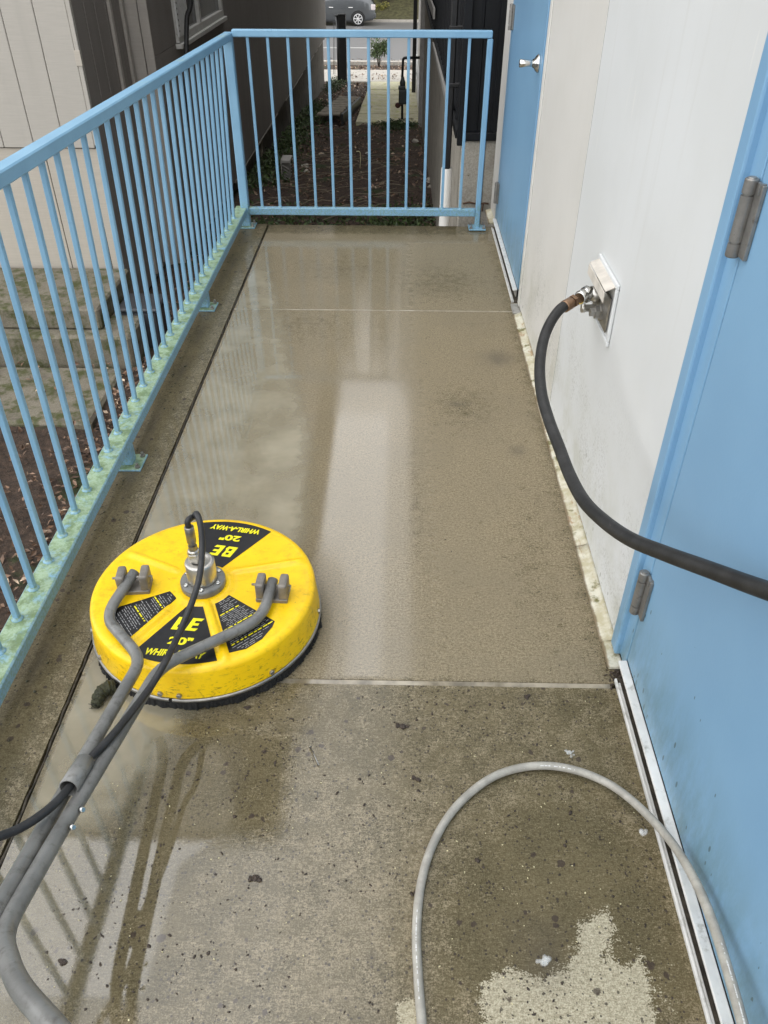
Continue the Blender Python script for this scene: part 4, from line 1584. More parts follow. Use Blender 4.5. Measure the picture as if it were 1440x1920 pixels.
# handle tubes
TR = 0.0142
HS = lambda *p: [dep(*q) - CO for q in p]
lp = [Vector((LB.x, LB.y + 0.016, 0.176))] + HS((196, 1156, 2.03), (266, 1236, 1.88), (80, 1556, 1.385), (-40, 1770, 1.09), (-70, 1850, 1.0), (-170, 1900, 0.92))
rp_ = [Vector((RB.x, RB.y + 0.016, 0.176))] + HS((492, 1160, 2.02), (300, 1250, 1.86), (112, 1560, 1.37), (2, 1752, 1.115), (30, 1845, 0.985), (110, 1935, 0.885), (190, 2040, 0.81))
m = MB()
m.tube(fillet(lp, 0.055), TR, 18)
m.build('handle_tube', M['greytube'], sc)
m = MB()
m.tube(fillet(rp_, 0.055), TR, 18)
ht = m.build('handle_tube', M['greytube'], sc)
for (u, v, t), (u2, v2, t2) in (((112, 1560, 1.37), (35, 1694, 1.192)), ((79, 1558, 1.382), (10, 1681, 1.21))):
    p, q = dep(u, v, t) - CO, dep(u2, v2, t2) - CO
    d = (q - p).normalized()
    m = MB()
    m.tube([p - d * 0.0015, p + d * 0.0015], TR + 0.00035, 24)
    m.build('tube_joint', M['groove'], sc)
# weld bead between the tubes
wa = [dep(u, v, t) - CO for u, v, t in ((90, 1576, 1.345), (66, 1614, 1.295), (42, 1653, 1.245), (20, 1692, 1.192), (0, 1724, 1.15))]
m = MB()
m.tube([p + Vector((random.uniform(-.002, .002), 0, random.uniform(-.002, .002))) for p in spline(wa, 6)], 0.0035, 7, rs=[random.uniform(0.002, 0.0042) for _ in spline(wa, 6)])
m.build('weld_bead', M['alu'], sc)
for u, v, t in ((152, 1518, 1.415), (134, 1551, 1.37)):
    p = dep(u, v, t) - CO
    b = MB()
    b.lathe([(0.006, 0), (0.006, 0.004), (0.004, 0.007)], 10, p, (0.85, -0.3, 0.45))
    b.build('tube_screw', M['chrome'], sc)
# sleeve that guides the hose
p, q = dep(160, 1427, 1.512) - CO, dep(128, 1478, 1.440) - CO
m = MB()
d = (q - p).normalized()
L = (q - p).length
m.lathe([(0.0155, 0), (0.0180, 0.0005), (0.0180, L - 0.0005), (0.0155, L), (0.0150, L - 0.001), (0.0150, 0.001), (0.0155, 0)], 28, p, d, close=False)
m.build('hose_sleeve', M['greytube'], sc)
# high pressure hose
hz = [Vector((fx, fy, 0.322)), Vector((fx, fy, 0.352))] + HS((364, 968, 2.03), (369, 964, 2.005), (376, 985, 1.985), (379, 1020, 1.985), (377, 1060, 1.975), (371, 1095, 1.955), (357, 1137, 1.925), (335, 1189, 1.88), (311, 1239, 1.79), (284, 1285, 1.74), (245, 1337, 1.65), (204, 1386, 1.572), (162, 1430, 1.510), (130, 1476, 1.440), (97, 1512, 1.39), (50, 1546, 1.34), (0, 1568, 1.30), (-80, 1588, 1.23), (-200, 1600, 1.14))
m = MB()
m.tube(spline(hz, 8), 0.0080, 14)
m.build('pressure_hose', M['machose'], sc)

# soaked scrap poking out from under the skirt
mp = [onz(215, 1288, 0.02), onz(200, 1291, 0.024), onz(188, 1301, 0.02), onz(182, 1316, 0.012), onz(178, 1326, 0.006)]
m = MB(mp[0])
sp = spline(mp, 10)
m.tube(sp, 0.01, 12, rs=[0.019 - 0.010 * (i / len(sp)) ** 2 + random.uniform(-0.0025, 0.0025) for i in range(len(sp))])
for i in range(260):
    p = random.choice(sp) + Vector((random.gauss(0, 0.006), random.gauss(0, 0.006), random.gauss(0, 0.005)))
    p.z = max(p.z, 0.003)
    d = Vector((random.gauss(0, 1), random.gauss(0, 1), random.gauss(0, 0.7))).normalized() * random.uniform(0.006, 0.012)
    m.tube([p, p + d], 0.0007, 3, caps=False)
tag(m.build('moss_scrap', M['moss']), 'soaked dark green moss scrap poking out beside the yellow cleaner', 'moss')

# ================================================================== HOSES
bp = [pE] + [dep(*q) for q in ((1050, 580, 2.26), (1031, 607, 2.235), (1018, 642, 2.19), (1012, 690, 2.125), (1016, 740, 2.06), (1030, 790, 1.995), (1049, 840, 1.92), (1068, 890, 1.84), (1094, 938, 1.75), (1130, 975, 1.65), (1180, 1010, 1.55),
                                   (1245, 1037, 1.435), (1330, 1068, 1.315), (1400, 1094, 1.225), (1470, 1118, 1.14), (1600, 1160, 1.02), (1800, 1230, 0.90))]
hb = MB(pE)
hb.tube(spline(bp, 8), 0.0148, 18)
bh_ = tag(hb.build('black_hose', M['blackhose']), 'thick black rubber hose running from the wall hydrant across the blue door', 'hose')
m = MB(pE)
d = (bp[1] - bp[0]).normalized()
m.lathe([(0.0155, -0.003), (0.0175, 0.0), (0.0175, 0.030), (0.0162, 0.032)], 22, pE, d)
m.lathe([(0.0195, -0.017), (0.0195, -0.004)], 6, pE, d, smooth=False)
m.build('brass_ferrule', M['brass'], bh_)

gp = [onz(798, 2000, 0.009), onz(791, 1920, 0.009), onz(784, 1830, 0.009), onz(781, 1745, 0.009), onz(788, 1665, 0.009), onz(806, 1597, 0.009), onz(838, 1535, 0.009), onz(880, 1488, 0.010), onz(930, 1454, 0.012), onz(985, 1438, 0.014), onz(1042, 1437, 0.016),
      onz(1100, 1451, 0.018), onz(1155, 1478, 0.026), onz(1210, 1524, 0.050), onz(1262, 1583, 0.088), onz(1305, 1655, 0.138), onz(1338, 1735, 0.168), onz(1365, 1820, 0.190), onz(1390, 1910, 0.205), onz(1412, 2000, 0.215), onz(1440, 2120, 0.225)]
gm = MB(gp[0])
gm.tube(spline(gp, 8), 0.0092, 14)
gh_ = tag(gm.build('grey_hose', M['greyhose']), 'thin grey hose looped on the concrete beside the blue door', 'hose')
m = MB(gp[0])                                          # worn pale print flecks along the hose
sp = spline(gp, 40)
for i in list(range(60, 140)) + list(range(380, 425)) + list(range(660, 760)):
    if random.random() < 0.4:
        p = sp[i]
        q = sp[i + 1]
        d = (q - p).normalized()
        side = d.cross(Vector((0, 0, 1))).normalized()
        n_ = (Vector((-0.1, -0.55, 0.8)) - d * d.dot(Vector((-0.1, -0.55, 0.8)))).normalized()
        w = n_.cross(d).normalized()
        c = p + n_ * 0.0092
        L_ = random.uniform(0.0008, 0.0022)
        m.bar(c - d * L_, c + d * L_, random.uniform(0.001, 0.003), 0.0006, up=n_)
o = m.build('print_fleck', simple('print_flecks', (0.62, 0.62, 0.60), 0.5), gh_)
o['kind'] = 'stuff'

# ================================================================== SMALL THINGS ON THE WALKWAY
def lump(c, r, sq=0.5, seed=0, mat=None, mb=None, sub=2):
    t = bmesh.new()
    bmesh.ops.create_icosphere(t, subdivisions=sub, radius=1)
    for v in t.verts:
        k = 1 + 0.45 * mnoise.noise(v.co * 1.6 + Vector((seed * 3.1, seed, 0)))
        v.co = Vector((v.co.x * r * k * 1.15, v.co.y * r * k * 0.9, max(v.co.z * r * k * sq, -0.3 * r * sq)))
    t.transform(Matrix.Translation(Vector(c)) @ Matrix.Rotation(seed * 1.7, 4, 'Z'))
    mb._merge(t)


for i, (u, v, r, lab) in enumerate(((755, 1362, 0.0115, 'largest dark dirt clod on the concrete below the joint'),
                                    (776, 1460, 0.0095, 'dark dirt clod between the nail and the grey hose'),
                                    (478, 1648, 0.0100, 'flat dark dirt clod right of the wet reflections'),
                                    (116, 1803, 0.0105, 'dark dirt clod in a water ring beside the grey handle bend'),
                                    (988, 1307, 0.0085, 'dark dirt clod with a pale flake near the joint end'),
                                    (465, 1327, 0.0080, 'small dark dirt clod just in front of the yellow cleaner'),
                                    (420, 1300, 0.006, 'tiny dark clod touching the brush skirt of the cleaner'))):
    c = onz(u, v)
    mb = MB(c)
    for k in range(5):
        lump((random.gauss(0, r * 0.6), random.gauss(0, r * 0.3), 0.001), r * random.uniform(0.3, 0.62), 0.75, i * 7 + k, None, mb)
    tag(mb.build('dirt_clod', M['clod']), lab, 'dirt clod', 'dirt clods on the walkway')
for i, (u, v, r, lab) in enumerate(((1020, 1803, 0.012, 'soap bubble cluster in the dark stain beside the pale dry patch'),
                                    (1067, 1411, 0.009, 'soap bubble cluster just above the top of the grey hose loop'),
                                    (1206, 1561, 0.010, 'soap bubble cluster inside the grey hose loop near the door'))):
    c = onz(u, v)
    mb = MB(c)
    for k in range(16):
        q = random.uniform(0.25, 0.5) * r
        x_, y_ = random.gauss(0, r * 0.55), random.gauss(0, r * 0.4)
        mb.lathe([(q * math.sin(a), q * math.cos(a) * 0.8) for a in np.linspace(0.05, PI / 2, 7)], 16, (c.x + x_, c.y + y_, 0.0005), close=False)
    tag(mb.build('foam_bubbles', M['foam']), lab, 'soap bubbles', 'soap bubbles on the walkway')
a, b = onz(582, 1401, 0.005), onz(598, 1435, 0.004)
m = MB(a)
m.tube([a, b], 0.0016, 8)
m.lathe([(0.0034, -0.001), (0.0034, 0.0006)], 10, a, (b - a))
tag(m.build('nail', M['steel']), 'thin steel nail lying on the stained concrete', 'nail')

ico = bmesh.new()
bmesh.ops.create_icosphere(ico, subdivisions=1, radius=1)
IV = np.array([v.co[:] for v in ico.verts])
IF = np.array([[v.index for v in f.verts] for f in ico.faces])
ico.free()


def crumbs(name, spots, mat, kind='stuff', flat=0.5):
    V, F, nb = [], [], 0
    for (x_, y_, z_, r) in spots:
        k = 1 + rng.uniform(-0.35, 0.35, (len(IV), 1))
        a = rng.uniform(0, 6.28)
        R = np.array([[math.cos(a), -math.sin(a), 0], [math.sin(a), math.cos(a), 0], [0, 0, 1]])
        st = rng.uniform(0.6, 1.5)
        V.append((IV * k * np.array([r * st, r / st, r * flat])) @ R.T + np.array([x_, y_, z_]))
        F.append(IF + nb)
        nb += len(IV)
    me = bpy.data.meshes.new(name)
    me.from_pydata(np.concatenate(V).tolist(), [], np.concatenate(F).tolist())
    return obj(name, me, mat, None, True, kind)


spots = []
while len(spots) < 1500:
    y_ = 0.35 + 0.99 * random.random() ** 0.75
    x_ = random.uniform(-0.72, 0.56)
    if mnoise.noise(Vector((x_ * 5, y_ * 5, 3))) < random.uniform(-0.3, 0.5):
        continue
    spots.append((x_, y_, 0.0005, abs(random.gauss(0.0, 0.0013)) + 0.0006))
for k in range(70):
    spots.append((random.uniform(0.1, 0.56), random.uniform(1.4, 3.6), 0.0005, random.uniform(0.0008, 0.0028)))
for k in range(60):
    spots.append((random.uniform(0.42, 0.56), random.uniform(1.4, 3.6), 0.0005, random.uniform(0.0008, 0.0022)))
crumbs('dirt_crumbs', spots, M['clod'])
spots = []
for k in range(190):
    y_ = 0.35 + 0.98 * random.random() ** 0.8
    spots.append((random.uniform(-0.7, 0.56), y_, 0.001, random.uniform(0.0008, 0.0020)))
crumbs('pale_crumbs', spots, M['fleck'])
spots = []
for k in range(150):                                   # grit caught in the corner where flashing, frame and threshold meet
    c = onz(1165, 1272)
    spots.append((c.x + random.gauss(0, 0.013), c.y + random.gauss(0, 0.018), 0.002, random.uniform(0.0015, 0.005)))
crumbs('corner_grit', spots, M['clod'])
spots = []
for k in range(420):                                   # grime under the edge of the side rail
    spots.append((-0.955 + random.gauss(0, 0.03), random.uniform(0.6, 4.9), 0.005, abs(random.gauss(0, 0.0018)) + 0.0008))
crumbs('rail_grime', spots, M['moss'])
# ================================================================== LEFT YARD
m = MB((-4, 6.0, -0.9))
m.box((-7, 5.62, -1.0), (-2.27, 6.475, -0.835), 0.015)
tag(m.build('concrete_step', M['conc']), 'upper mossy concrete slab step against the beige house', 'concrete step')
m = MB((-4, 5.9, -1.1))
m.box((-7, 5.50, -1.6), (-2.03, 6.3, -1.003), 0.02)
tag(m.build('concrete_step', M['conc']), 'lower concrete kerb block in front of the upper step', 'concrete step')
m = MB((-4, 5.0, -1.3))
m.box((-7, 4.62, -1.6), (-2.10, 5.44, -1.225), 0.02)
m.build('concrete_apron', M['conc'], None, 'structure')
m = MB((-4, 3.6, -1.3))
m.box((-7, 3.0, -1.6), (-2.42, 3.75, -1.235), 0.03)
m.build('concrete_apron', M['conc'], None, 'structure')
bx = thing('utility_box', 'dark plastic utility box on the soil below the railing corner', 'utility box', (-2.08, 6.05, -1.27))
m = MB((-2.08, 6.05, -1.27))
m.box((-2.22, 5.90, -1.29), (-1.92, 6.2, -0.98), 0.015)
m.build('box_body', M['boxdark'], bx)
m = MB((-2.08, 6.05, -1.27))
m.box((-2.235, 5.885, -0.979), (-1.905, 6.215, -0.945), 0.012)
m.build('box_lid', M['boxdark'], bx)


def leafsheet(name, spots, mat, kind='stuff'):
    """spots: (x, y, z, size, tilt); each a small folded leaf of 4 triangles"""
    V, F = [], []
    for x_, y_, z_, s, tilt in spots:
        a = random.uniform(0, 6.28)
        R = Euler((random.gauss(0, tilt), random.gauss(0, tilt), a)).to_matrix()
        w = s * random.uniform(0.35, 0.6)
        c = random.uniform(0.1, 0.35) * s
        b = len(V)
        for p in ((-s, 0, c * 0.3), (-0.1 * s, -w, c), (s, 0, 0.2 * c), (-0.1 * s, w, c), (0, 0, 0)):
            q = R @ Vector(p)
            V.append((x_ + q.x, y_ + q.y, z_ + q.z))
        F += [(b, b + 1, b + 4), (b + 1, b + 2, b + 4), (b + 2, b + 3, b + 4), (b + 3, b, b + 4)]
    me = bpy.data.meshes.new(name)
    me.from_pydata(V, [], F)
    return obj(name, me, mat, None, False, kind)


def gzz(x_, y_):
    return gz(y_) + (0.05 * fbm(x_, y_, 1.6) + 0.022 * fbm(x_, y_, 7) if -3.5 < x_ < 0.9 and 1 < y_ < 35 else 0)


A, B = [], []
for k in range(5200):
    x_ = random.choice((random.gauss(-1.75, 0.25), random.uniform(-2.9, -1.05), random.uniform(-2.1, -1.05)))
    y_ = random.uniform(1.0, 7.4)
    top = gzz(x_, y_)
    if x_ < -2.0 and (5.48 < y_):
        continue
    if x_ < -2.08 and 4.6 < y_ < 5.46:
        if random.random() < 0.93 and y_ < 5.36:
            continue
        top = -1.225
    if x_ < -2.4 and 2.98 < y_ < 3.77:
        if random.random() < 0.85:
            continue
        top = -1.235
    (B if random.random() < 0.12 else A).append((x_, y_, top + 0.012 + random.random() * 0.02, random.uniform(0.012, 0.032), 0.45))
for k in range(3600):
    x_ = random.uniform(-2.1, 0.4)
    y_ = 5.5 + 29 * random.random()
    if -0.95 < x_ < 0.44 and 18 < y_ < 27.6 and random.random() < 0.9:
        continue
    zz = gzz(x_, y_)
    if 27.5 < y_ < 31:
        zz = gz(y_) + 0.07
        if random.random() < 0.6:
            continue
    (B if random.random() < (0.10 if y_ < 20 else 0.35) else A).append((x_, y_, zz + 0.012 + random.random() * 0.02, random.uniform(0.014, 0.034) * (1 + y_ / 30), 0.45))
for k in range(500):
    (B if k % 2 else A).append((random.uniform(-4, 1.5), random.uniform(31, 35.3), gz(33.5) - 0.0 + (33.5 - 33.5) + 0.10, 0.04, 0.4))
leafsheet('leaf_litter', A, M['litter'])
leafsheet('pale_leaf_litter', B, M['litterp'])
# low green growth
C_ = []
for k in range(9000):
    q = random.random()
    if q < 0.45:
        x_, y_ = -2.15 + abs(random.gauss(0, 0.28)), random.uniform(11, 21)
    elif q < 0.62:
        x_, y_ = random.gauss(-1.2, 0.6), random.gauss(8.8, 0.6)
    elif q < 0.74:
        x_, y_ = random.gauss(0.0, 0.22), random.gauss(17.6, 0.25)
    elif q < 0.86:
        x_, y_ = random.gauss(0.05, 0.3), random.gauss(9.2, 0.7)
    else:
        x_, y_ = random.gauss(-1.95, 0.15), random.gauss(26, 1.0)
    if x_ > 0.42 or x_ < -2.2:
        continue
    h = 0.16 if (q < 0.45 or q > 0.86) else 0.07
    C_.append((x_, y_, gzz(x_, y_) + random.random() * h, random.uniform(0.018, 0.042), 0.7))
leafsheet('ground_cover', C_, M['ivy'])
# twigs lying in the alley
m = MB((0, 0, 0))
for k in range(110):
    x_, y_ = random.gauss(-1.1, 0.5), random.uniform(9.5, 14)
    if x_ < -2 or x_ > 0.3:
        continue
    a = random.gauss(0.1, 0.5)
    L = random.uniform(0.15, 0.6)
    p = Vector((x_, y_, gzz(x_, y_) + 0.03))
    d = Vector((math.cos(a), math.sin(a), random.uniform(-0.05, 0.12))) * L
    m.tube([p, p + d * 0.5 + Vector((0, 0, random.uniform(0, 0.04))), p + d], random.uniform(0.003, 0.006), 4)
m.build('twigs', M['twig'], None, 'stuff')
# few bigger pale stones in the alley soil
STONES = ('pale stone beside the ground ivy, upper of the close pair', 'pale stone beside the ground ivy, lower of the close pair', 'pale stone just right of the bent wire stake',
          'larger pale stone at the foot of the grey foundation near the downspout', 'pale stone left of the bent wire stake towards the ivy', 'pale stone nearest the gas meter by the right wall', 'pale stone lying just below the stone by the grey foundation')
for i, (u, v, s) in enumerate(((573, 312, 0.06), (575, 322, 0.045), (690, 288, 0.04), (805, 340, 0.07), (603, 290, 0.05), (778, 265, 0.06), (808, 352, 0.05))):
    y_ = 11.0 + i * 0.01
    p = _ray(u, v)
    t = 10.0
    for _ in range(40):
        q = EYE + p * t
        t += (q.z - (gz(q.y) + 0.01)) / -p.z * 0.7
    mb = MB(q)
    lump((0, 0, 0), s, 0.7, i, None, mb)
    tag(mb.build('stone', M['concpale']), STONES[i], 'stone', 'stones in the alley soil')
# bent wire stake
y_ = 12.3
w0 = [ony(675, 314, y_), ony(676, 300, y_), ony(675.5, 286, y_), ony(673, 283.5, y_), ony(668, 284, y_)]
m = MB(w0[0])
m.tube(fillet(w0, 0.02), 0.006, 6)
tag(m.build('wire_stake', M['fleck']), 'bent pale wire stake standing in the dark alley soil', 'stake')

# stepped timber frame beside the path
wf = thing('timber_steps', 'low weathered timber steps beside the algae covered path', 'steps', (-1.45, 19.0, gz(19)))
WFO = (-1.45, 19.0, gz(19))
for k in range(8):
    y_ = 17.8 + k * 0.45
    z_ = gz(y_) + 0.20
    m = MB(WFO)
    w = 0.02 * random.uniform(-1, 1)
    m.box((-1.72 + w + 0.03 * k, y_, z_ - 0.04), (-1.24 + w + 0.03 * k, y_ + 0.36, z_), 0.01, rot=(-0.08, 0, random.uniform(-.02, .02)))
    m.build('plank', M['wood'], wf)
m = MB(WFO)
m.bar((-1.20, 17.8, gz(17.8) + 0.08), (-0.98, 21.2, gz(21.2) + 0.08), 0.05, 0.26)
m.build('side_board', M['blackpaint'], wf)

# gas meter
gm_ = thing('gas_meter', 'dark grey gas meter on a pipe riser standing on the alley path', 'gas meter', ony(757, 232, 18.4))
GMO = gm_.location.copy()
Yg = 18.4
m = MB(GMO)
m.tube(fillet([ony(754, 231, Yg), ony(754, 150, Yg), ony(756, 108.5, Yg), ony(788, 108, Yg)], 0.05), 0.026, 10)
m.build('riser_pipe', M['blackpaint'], gm_)
m = MB(GMO)
a, b = ony(747.5, 194, Yg), ony(763, 167, Yg)
m.box((a.x, Yg - 0.13, a.z), (b.x, Yg + 0.08, b.z), 0.025, seg=2)
c = ony(755, 164, Yg)
m.box((a.x - 0.01, Yg - 0.11, b.z), (b.x - 0.03, Yg + 0.06, c.z + 0.03), 0.01)
m.build('meter_body', M['gasgrey'], gm_)
m = MB(GMO)
c = ony(755, 154, Yg)
m.lathe([(0.03, -0.10), (0.055, -0.06), (0.06, 0.0), (0.04, 0.05), (0.028, 0.10)], 16, c)
m.build('regulator', M['gasgrey'], gm_)
m = MB(GMO)
c = ony(746, 197.5, Yg - 0.02)
m.lathe([(0.045, -0.03), (0.06, 0.0), (0.045, 0.03)], 12, c, (0, 1, 0.2))
m.bar(c, ony(756, 197, Yg), 0.03, 0.03)
m.build('valve', simple('rusty_valve', (0.09, 0.035, 0.03), 0.6), gm_)
m = MB(GMO)
c = ony(761, 226, Yg)
m.box((c.x - 0.17, Yg - 0.15, c.z - 0.05), (c.x + 0.17, Yg + 0.12, c.z + 0.02), 0.01)
m.build('base_block', M['trunk'], gm_)

# black posts at the end of the alley
Yp = 27.0
for (u0, u1, v0, v1, lab, rnd) in ((632, 637, 30, 158, 'slim round black post beside the square black post at the alley end', True), (637.5, 648, 28, 152, 'square black metal post at the street end of the alley', False)):
    a, b = ony(u0, v1, Yp), ony(u1, v0, Yp)
    pt = thing('black_post', lab, 'post', (a.x, Yp, gz(Yp)))
    m = MB((a.x, Yp, gz(Yp)))
    if rnd:
        m.lathe([(0.05, gz(Yp) - 0.1), (0.05, b.z)], 16, ((a.x + b.x) / 2, Yp, 0))
    else:
        m.box((a.x, Yp - 0.1, gz(Yp) - 0.1), (b.x, Yp + 0.1, b.z), 0.006)
    m.build('shaft', M['blackpaint'], pt)
    m = MB((a.x, Yp, gz(Yp)))
    m.box((a.x - 0.01, Yp - 0.11, b.z + 0.001), (b.x + 0.01, Yp + 0.11, b.z + 0.03), 0.008)
    m.build('cap', M['blackpaint'], pt)
for k, (u, lab) in enumerate(((625, 'left thin dark rod near the alley end'), (627.5, 'right thin dark rod near the alley end'))):
    a, b = ony(u, 120, 29.5), ony(u, 40, 29.5)
    m = MB(a)
    m.tube([a - Vector((0, 0, 0.3)), b], 0.008, 6)
    tag(m.build('thin_rod', M['blackpaint']), lab, 'rod')


# ================================================================== PLANTS
def leafcloud(n, centre, rad, size, squash=1.0, lobes=9, seed=1):
    rs_ = random.Random(seed)
    L = []
    for k in range(lobes):
        v = Vector((rs_.gauss(0, 1), rs_.gauss(0, 1), rs_.gauss(0, 0.8)))
        v = v.normalized() * rad * rs_.uniform(0.25, 0.75)
        L.append((v, rad * rs_.uniform(0.25, 0.5)))
    out = []
    for k in range(n):
        c, r = rs_.choice(L)
        d = Vector((rs_.gauss(0, 1), rs_.gauss(0, 1), rs_.gauss(0, 1))).normalized() * r * rs_.uniform(0.5, 1.05)
        p = Vector(centre) + Vector(((c + d).x, (c + d).y, (c + d).z * squash))
        out.append((p.x, p.y, p.z, size * rs_.uniform(0.6, 1.3), 1.0))
    return out


def plant(name, base, h, rad, size, n, mat, label, cat, seed):
    t = thing(name, label, cat, base)
    o = leafsheet('foliage', [(a - base[0], b - base[1], c - base[2], s, w) for a, b, c, s, w in leafcloud(n, (base[0], base[1], base[2] + h), rad, size, 1.15, 10, seed)], mat, None)
    if 'kind' in o:
        del o['kind']
    o.parent = t
    m = MB(base)
    for k in range(6):
        a = k * 1.05 + seed
        q = Vector(base) + Vector((math.cos(a) * rad * 0.4, math.sin(a) * rad * 0.4, h * random.uniform(0.8, 1.3)))
        m.tube([Vector(base) - Vector((0, 0, 0.08)), Vector(base).lerp(q, 0.5) + Vector((0, 0, 0.05)), q], 0.012, 5)
    m.build('stem', M['trunk'], t)
    return t


sb = ony(710, 119, 34.3)
plant('shrub', (sb.x, 34.3, gz(34.3)), 0.66, 0.46, 0.052, 800, M['leaf'], 'small green shrub growing in the strip beside the road', 'shrub', 3)
sb = ony(716, 28, 50.9)
plant('bush', (sb.x, 50.9, sb.z - 0.1), 0.38, 0.42, 0.055, 500, M['leafy'], 'yellow green bush at the foot of the roadside tree', 'bush', 5)

crown = None
for i, (x_, y_, h_, lab) in enumerate(((-0.92, 51.6, 27, 'roadside conifer with bare brown trunk behind the parked car'), (-8.5, 55, 31, 'tall conifer beyond the road behind the beige house corner'),
                                       (6.5, 56, 29, 'tall conifer beyond the road behind the black building'), (2.8, 58, 33, 'tallest conifer beyond the road behind the mossy fence'), (-4.0, 58, 30, 'tall conifer beyond the road behind the parked car roof'))):
    zb = -2.55
    t = thing('conifer_tree', lab, 'tree', (x_, y_, zb), 'conifers across the road')
    m = MB((x_, y_, zb))
    m.tube([(x_, y_, zb - 0.4), (x_ + 0.02, y_, zb + 2), (x_ - 0.05, y_, zb + h_ * 0.5), (x_, y_, zb + h_)], 0.2, 10, rs=[0.27, 0.2, 0.13, 0.02])
    m.build('trunk', M['trunk'], t)
    V, F = [], []
    for k in range(3600):
        f = random.random() ** 0.8
        zz = h_ * (0.16 + 0.84 * f)
        rr_ = (1 - f) * 4.6 * random.uniform(0.35, 1.0) + 0.15
        a = random.choice(range(9)) * 0.7 + zz * 1.3 + random.gauss(0, 0.22)
        p = Vector((rr_ * math.cos(a), rr_ * math.sin(a), zz - rr_ * 0.22))
        s = random.uniform(0.4, 0.8)
        R = Euler((random.gauss(0, 0.5), random.gauss(0.25, 0.5), a)).to_matrix()
        b = len(V)
        for q in ((-s, -s * 0.45, 0), (s, 0, -s * 0.25), (-s, s * 0.45, 0)):
            V.append(tuple(p + R @ Vector(q)))
        F.append((b, b + 1, b + 2))
    me = bpy.data.meshes.new('crown')
    me.from_pydata(V, [], F)
    obj('crown', me, M['needle'], t)

# mossy fence beyond the verge
mf = thing('mossy_fence', 'dark mossy board fence at the top of the grass bank', 'fence', (0, 53.2, -2.5))
for k in range(26):
    m = MB((0, 53.2, -2.5))
    x_ = -9 + k * 0.6
    m.box((x_, 53.2, -2.62), (x_ + 0.59, 53.26, -0.4 + random.uniform(-.02, .02)), 0.006)
    m.build('board', M['fence'], mf)
for k in range(7):
    m = MB((0, 53.2, -2.5))
    x_ = -9 + k * 2.4
    m.box((x_ - 0.06, 53.265, -2.8), (x_ + 0.06, 53.36, -0.35), 0.006)
    m.build('post', M['fence'], mf)

# ================================================================== PARKED CAR (tail towards the right)
TX, CYN, ZR = -1.36, 47.5, -3.40                        # tail end, near side, road height
car = thing('parked_car', 'grey hatchback parked at the far kerb of the road', 'car', (TX - 2.2, CYN + 0.87, ZR))
KC = Vector((TX - 2.2, CYN + 0.87, ZR))
# side outline, s measured forwards from the tail
upper = [(0.00, 0.62), (0.03, 0.86), (0.10, 0.98), (0.30, 1.28), (0.55, 1.46), (1.0, 1.53), (1.7, 1.555), (2.3, 1.50), (2.75, 1.33), (3.25, 1.03), (3.6, 0.95), (4.1, 0.85), (4.4, 0.70), (4.5, 0.50)]
lower = [(0.00, 0.40), (0.03, 0.33), (0.10, 0.28), (0.30, 0.24), (0.55, 0.22), (1.0, 0.20), (1.7, 0.19), (2.3, 0.19), (2.75, 0.19), (3.25, 0.20), (3.6, 0.21), (4.1, 0.23), (4.4, 0.27), (4.5, 0.34)]
HWD = 0.865


def section(s, zt, zb):
    belt = 0.93
    end = max(0.0, min(1.0, s / 0.30)) ** 0.5 * max(0.0, min(1.0, (4.55 - s) / 0.5)) ** 0.4
    hw = HWD * (0.80 + 0.20 * end)
    rows = []
    pts = [(hw * 0.93, zb), (hw, zb + 0.12), (hw, min(zt, 0.62)), (hw * 0.985, min(zt, belt))]
    if zt > belt + 0.02:
        k = (zt - belt)
        pts += [(hw * 0.95, belt + k * 0.30), (hw * (0.95 - 0.16 * min(1, k / 0.6)), belt + k * 0.88), (hw * 0.62, zt)]
    else:
        pts += [(hw * 0.94, zt), (hw * 0.8, zt + 0.005), (hw * 0.62, zt + 0.008)]
    return pts


bm = bmesh.new()
secs = []
for (s, zt), (_, zb) in zip(upper, lower):
    p = section(s, zt, zb)
    ring = [bm.verts.new(Vector((TX - s, CYN + 0.87 - y_, ZR + z_)) - KC) for y_, z_ in p] + [bm.verts.new(Vector((TX - s, CYN + 0.87 + y_, ZR + z_)) - KC) for y_, z_ in reversed(p)]
    secs.append(ring)
for a, b in zip(secs, secs[1:]):
    n = len(a)
    for k in range(n):
        bm.faces.new((a[k], a[(k + 1) % n], b[(k + 1) % n], b[k])).smooth = True
bm.faces.new(secs[0])
bm.faces.new(secs[-1])
bmesh.ops.recalc_face_normals(bm, faces=bm.faces)
me = bpy.data.meshes.new('body')
bm.to_mesh(me)
bm.free()
cb = obj('body', me, M['carpaint'], car)
# side windows on the near flank
for s0, s1, z0a, z0b, z1a, z1b in ((0.62, 1.02, 1.02, 0.985, 1.30, 1.36), (1.08, 1.98, 0.98, 0.965, 1.38, 1.40), (2.06, 2.95, 0.965, 0.97, 1.39, 1.12)):
    m = MB(KC)
    q = []
    for s, z_ in ((s0, z0a), (s1, z0b), (s1, z1b), (s0, z1a)):
        y_ = HWD * (0.95 - 0.16 * min(1, (z_ - 0.93) / 0.55)) + 0.012
        q.append(Vector((TX - s, CYN + 0.87 - y_, ZR + z_)))
    f0 = [m.bm.verts.new(p - KC) for p in q]
    f1 = [m.bm.verts.new(p - KC + Vector((0, 0.03, 0))) for p in q]
    m.bm.faces.new(f0)
    m.bm.faces.new(list(reversed(f1)))
    for k in range(4):
        m.bm.faces.new((f0[k], f0[(k + 1) % 4], f1[(k + 1) % 4], f1[k]))
    m.build('side_window', M['carglass'], car)
m = MB(KC)
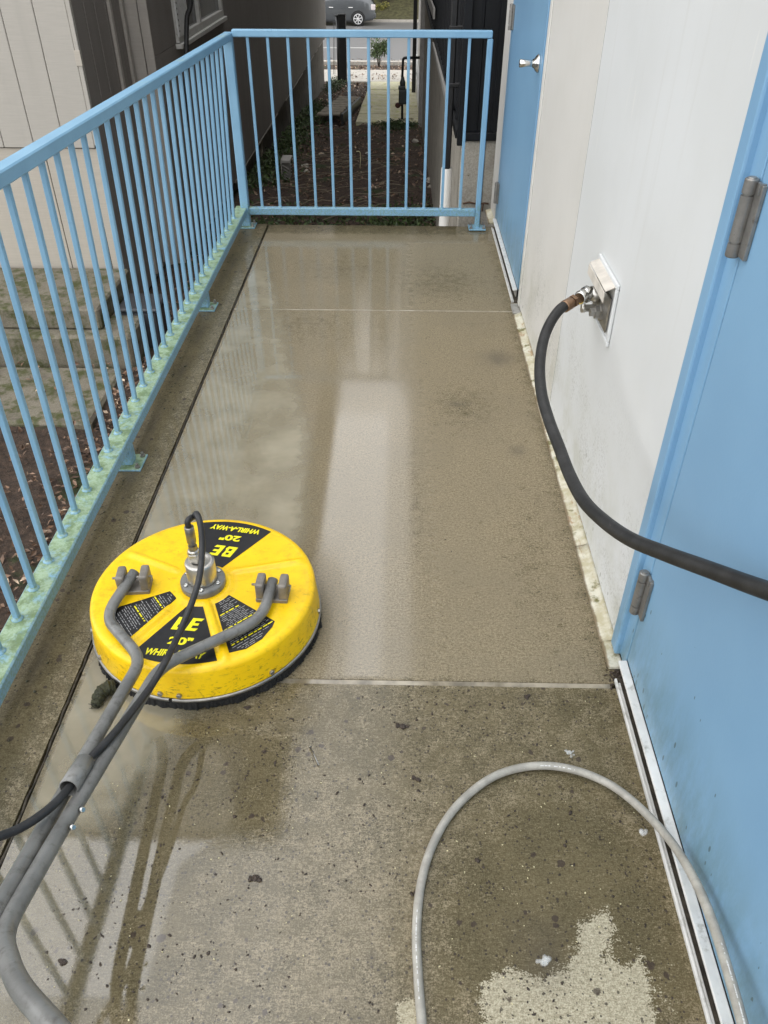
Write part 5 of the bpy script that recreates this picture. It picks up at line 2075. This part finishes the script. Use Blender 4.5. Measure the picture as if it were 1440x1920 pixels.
m.box((TX - 0.24, CYN + 0.045, ZR + 0.70), (TX + 0.012, CYN + 0.20, ZR + 0.95), 0.03, seg=2)
m.build('tail_lamp', M['tail'], car)
m = MB(KC)
m.box((TX - 0.10, CYN + 0.10, ZR + 0.34), (TX + 0.04, CYN + 1.64, ZR + 0.58), 0.04, seg=2)
m.build('bumper', M['carpaint'], car)
for s in (1.25, 2.25):
    m = MB(KC)
    m.box((TX - s - 0.11, CYN - 0.022, ZR + 0.80), (TX - s + 0.11, CYN + 0.002, ZR + 0.832), 0.008)
    m.build('door_handle', M['rim'], car)
for s, sd in ((0.88, -1), (3.58, -1), (0.88, 1), (3.58, 1)):
    yc = CYN + 0.87 + sd * 0.80
    c = Vector((TX - s, yc, ZR + 0.315))
    ax = (0, sd, 0)
    m = MB(KC)
    m.lathe([(0.20, -0.10), (0.315, -0.095), (0.320, -0.02), (0.315, 0.085), (0.27, 0.10), (0.215, 0.095)], 32, c, ax)
    w = m.build('wheel', M['tyre'], car)
    m = MB(KC)
    m.lathe([(0.225, 0.08), (0.235, 0.102), (0.205, 0.105), (0.200, 0.085)], 32, c, ax, close=False)
    for k in range(7):
        a = k * 2 * PI / 7 + 0.3
        p = c + Vector((0.05 * math.cos(a), sd * 0.092, 0.05 * math.sin(a)))
        q = c + Vector((0.21 * math.cos(a), sd * 0.096, 0.21 * math.sin(a)))
        m.bar(p, q, 0.05, 0.02, up=ax)
    m.lathe([(0.06, 0.07), (0.06, 0.10), (0.04, 0.108)], 16, c, ax)
    m.build('rim', M['rim'], w)
    m = MB(KC)                                          # dark wheel arch
    rows = []
    for k in range(17):
        a = PI * k / 16
        rows.append([m.bm.verts.new(c - KC + Vector((r_ * math.cos(a), sd * 0.078 + d_, r_ * math.sin(a)))) for r_, d_ in ((0.325, -sd * 0.12), (0.325, 0), (0.375, -sd * 0.002), (0.375, -sd * 0.12))])
    for a, b in zip(rows, rows[1:]):
        for k in range(3):
            m.bm.faces.new((a[k], a[k + 1], b[k + 1], b[k]))
    m.build('wheel_arch', M['blackpaint'], car)
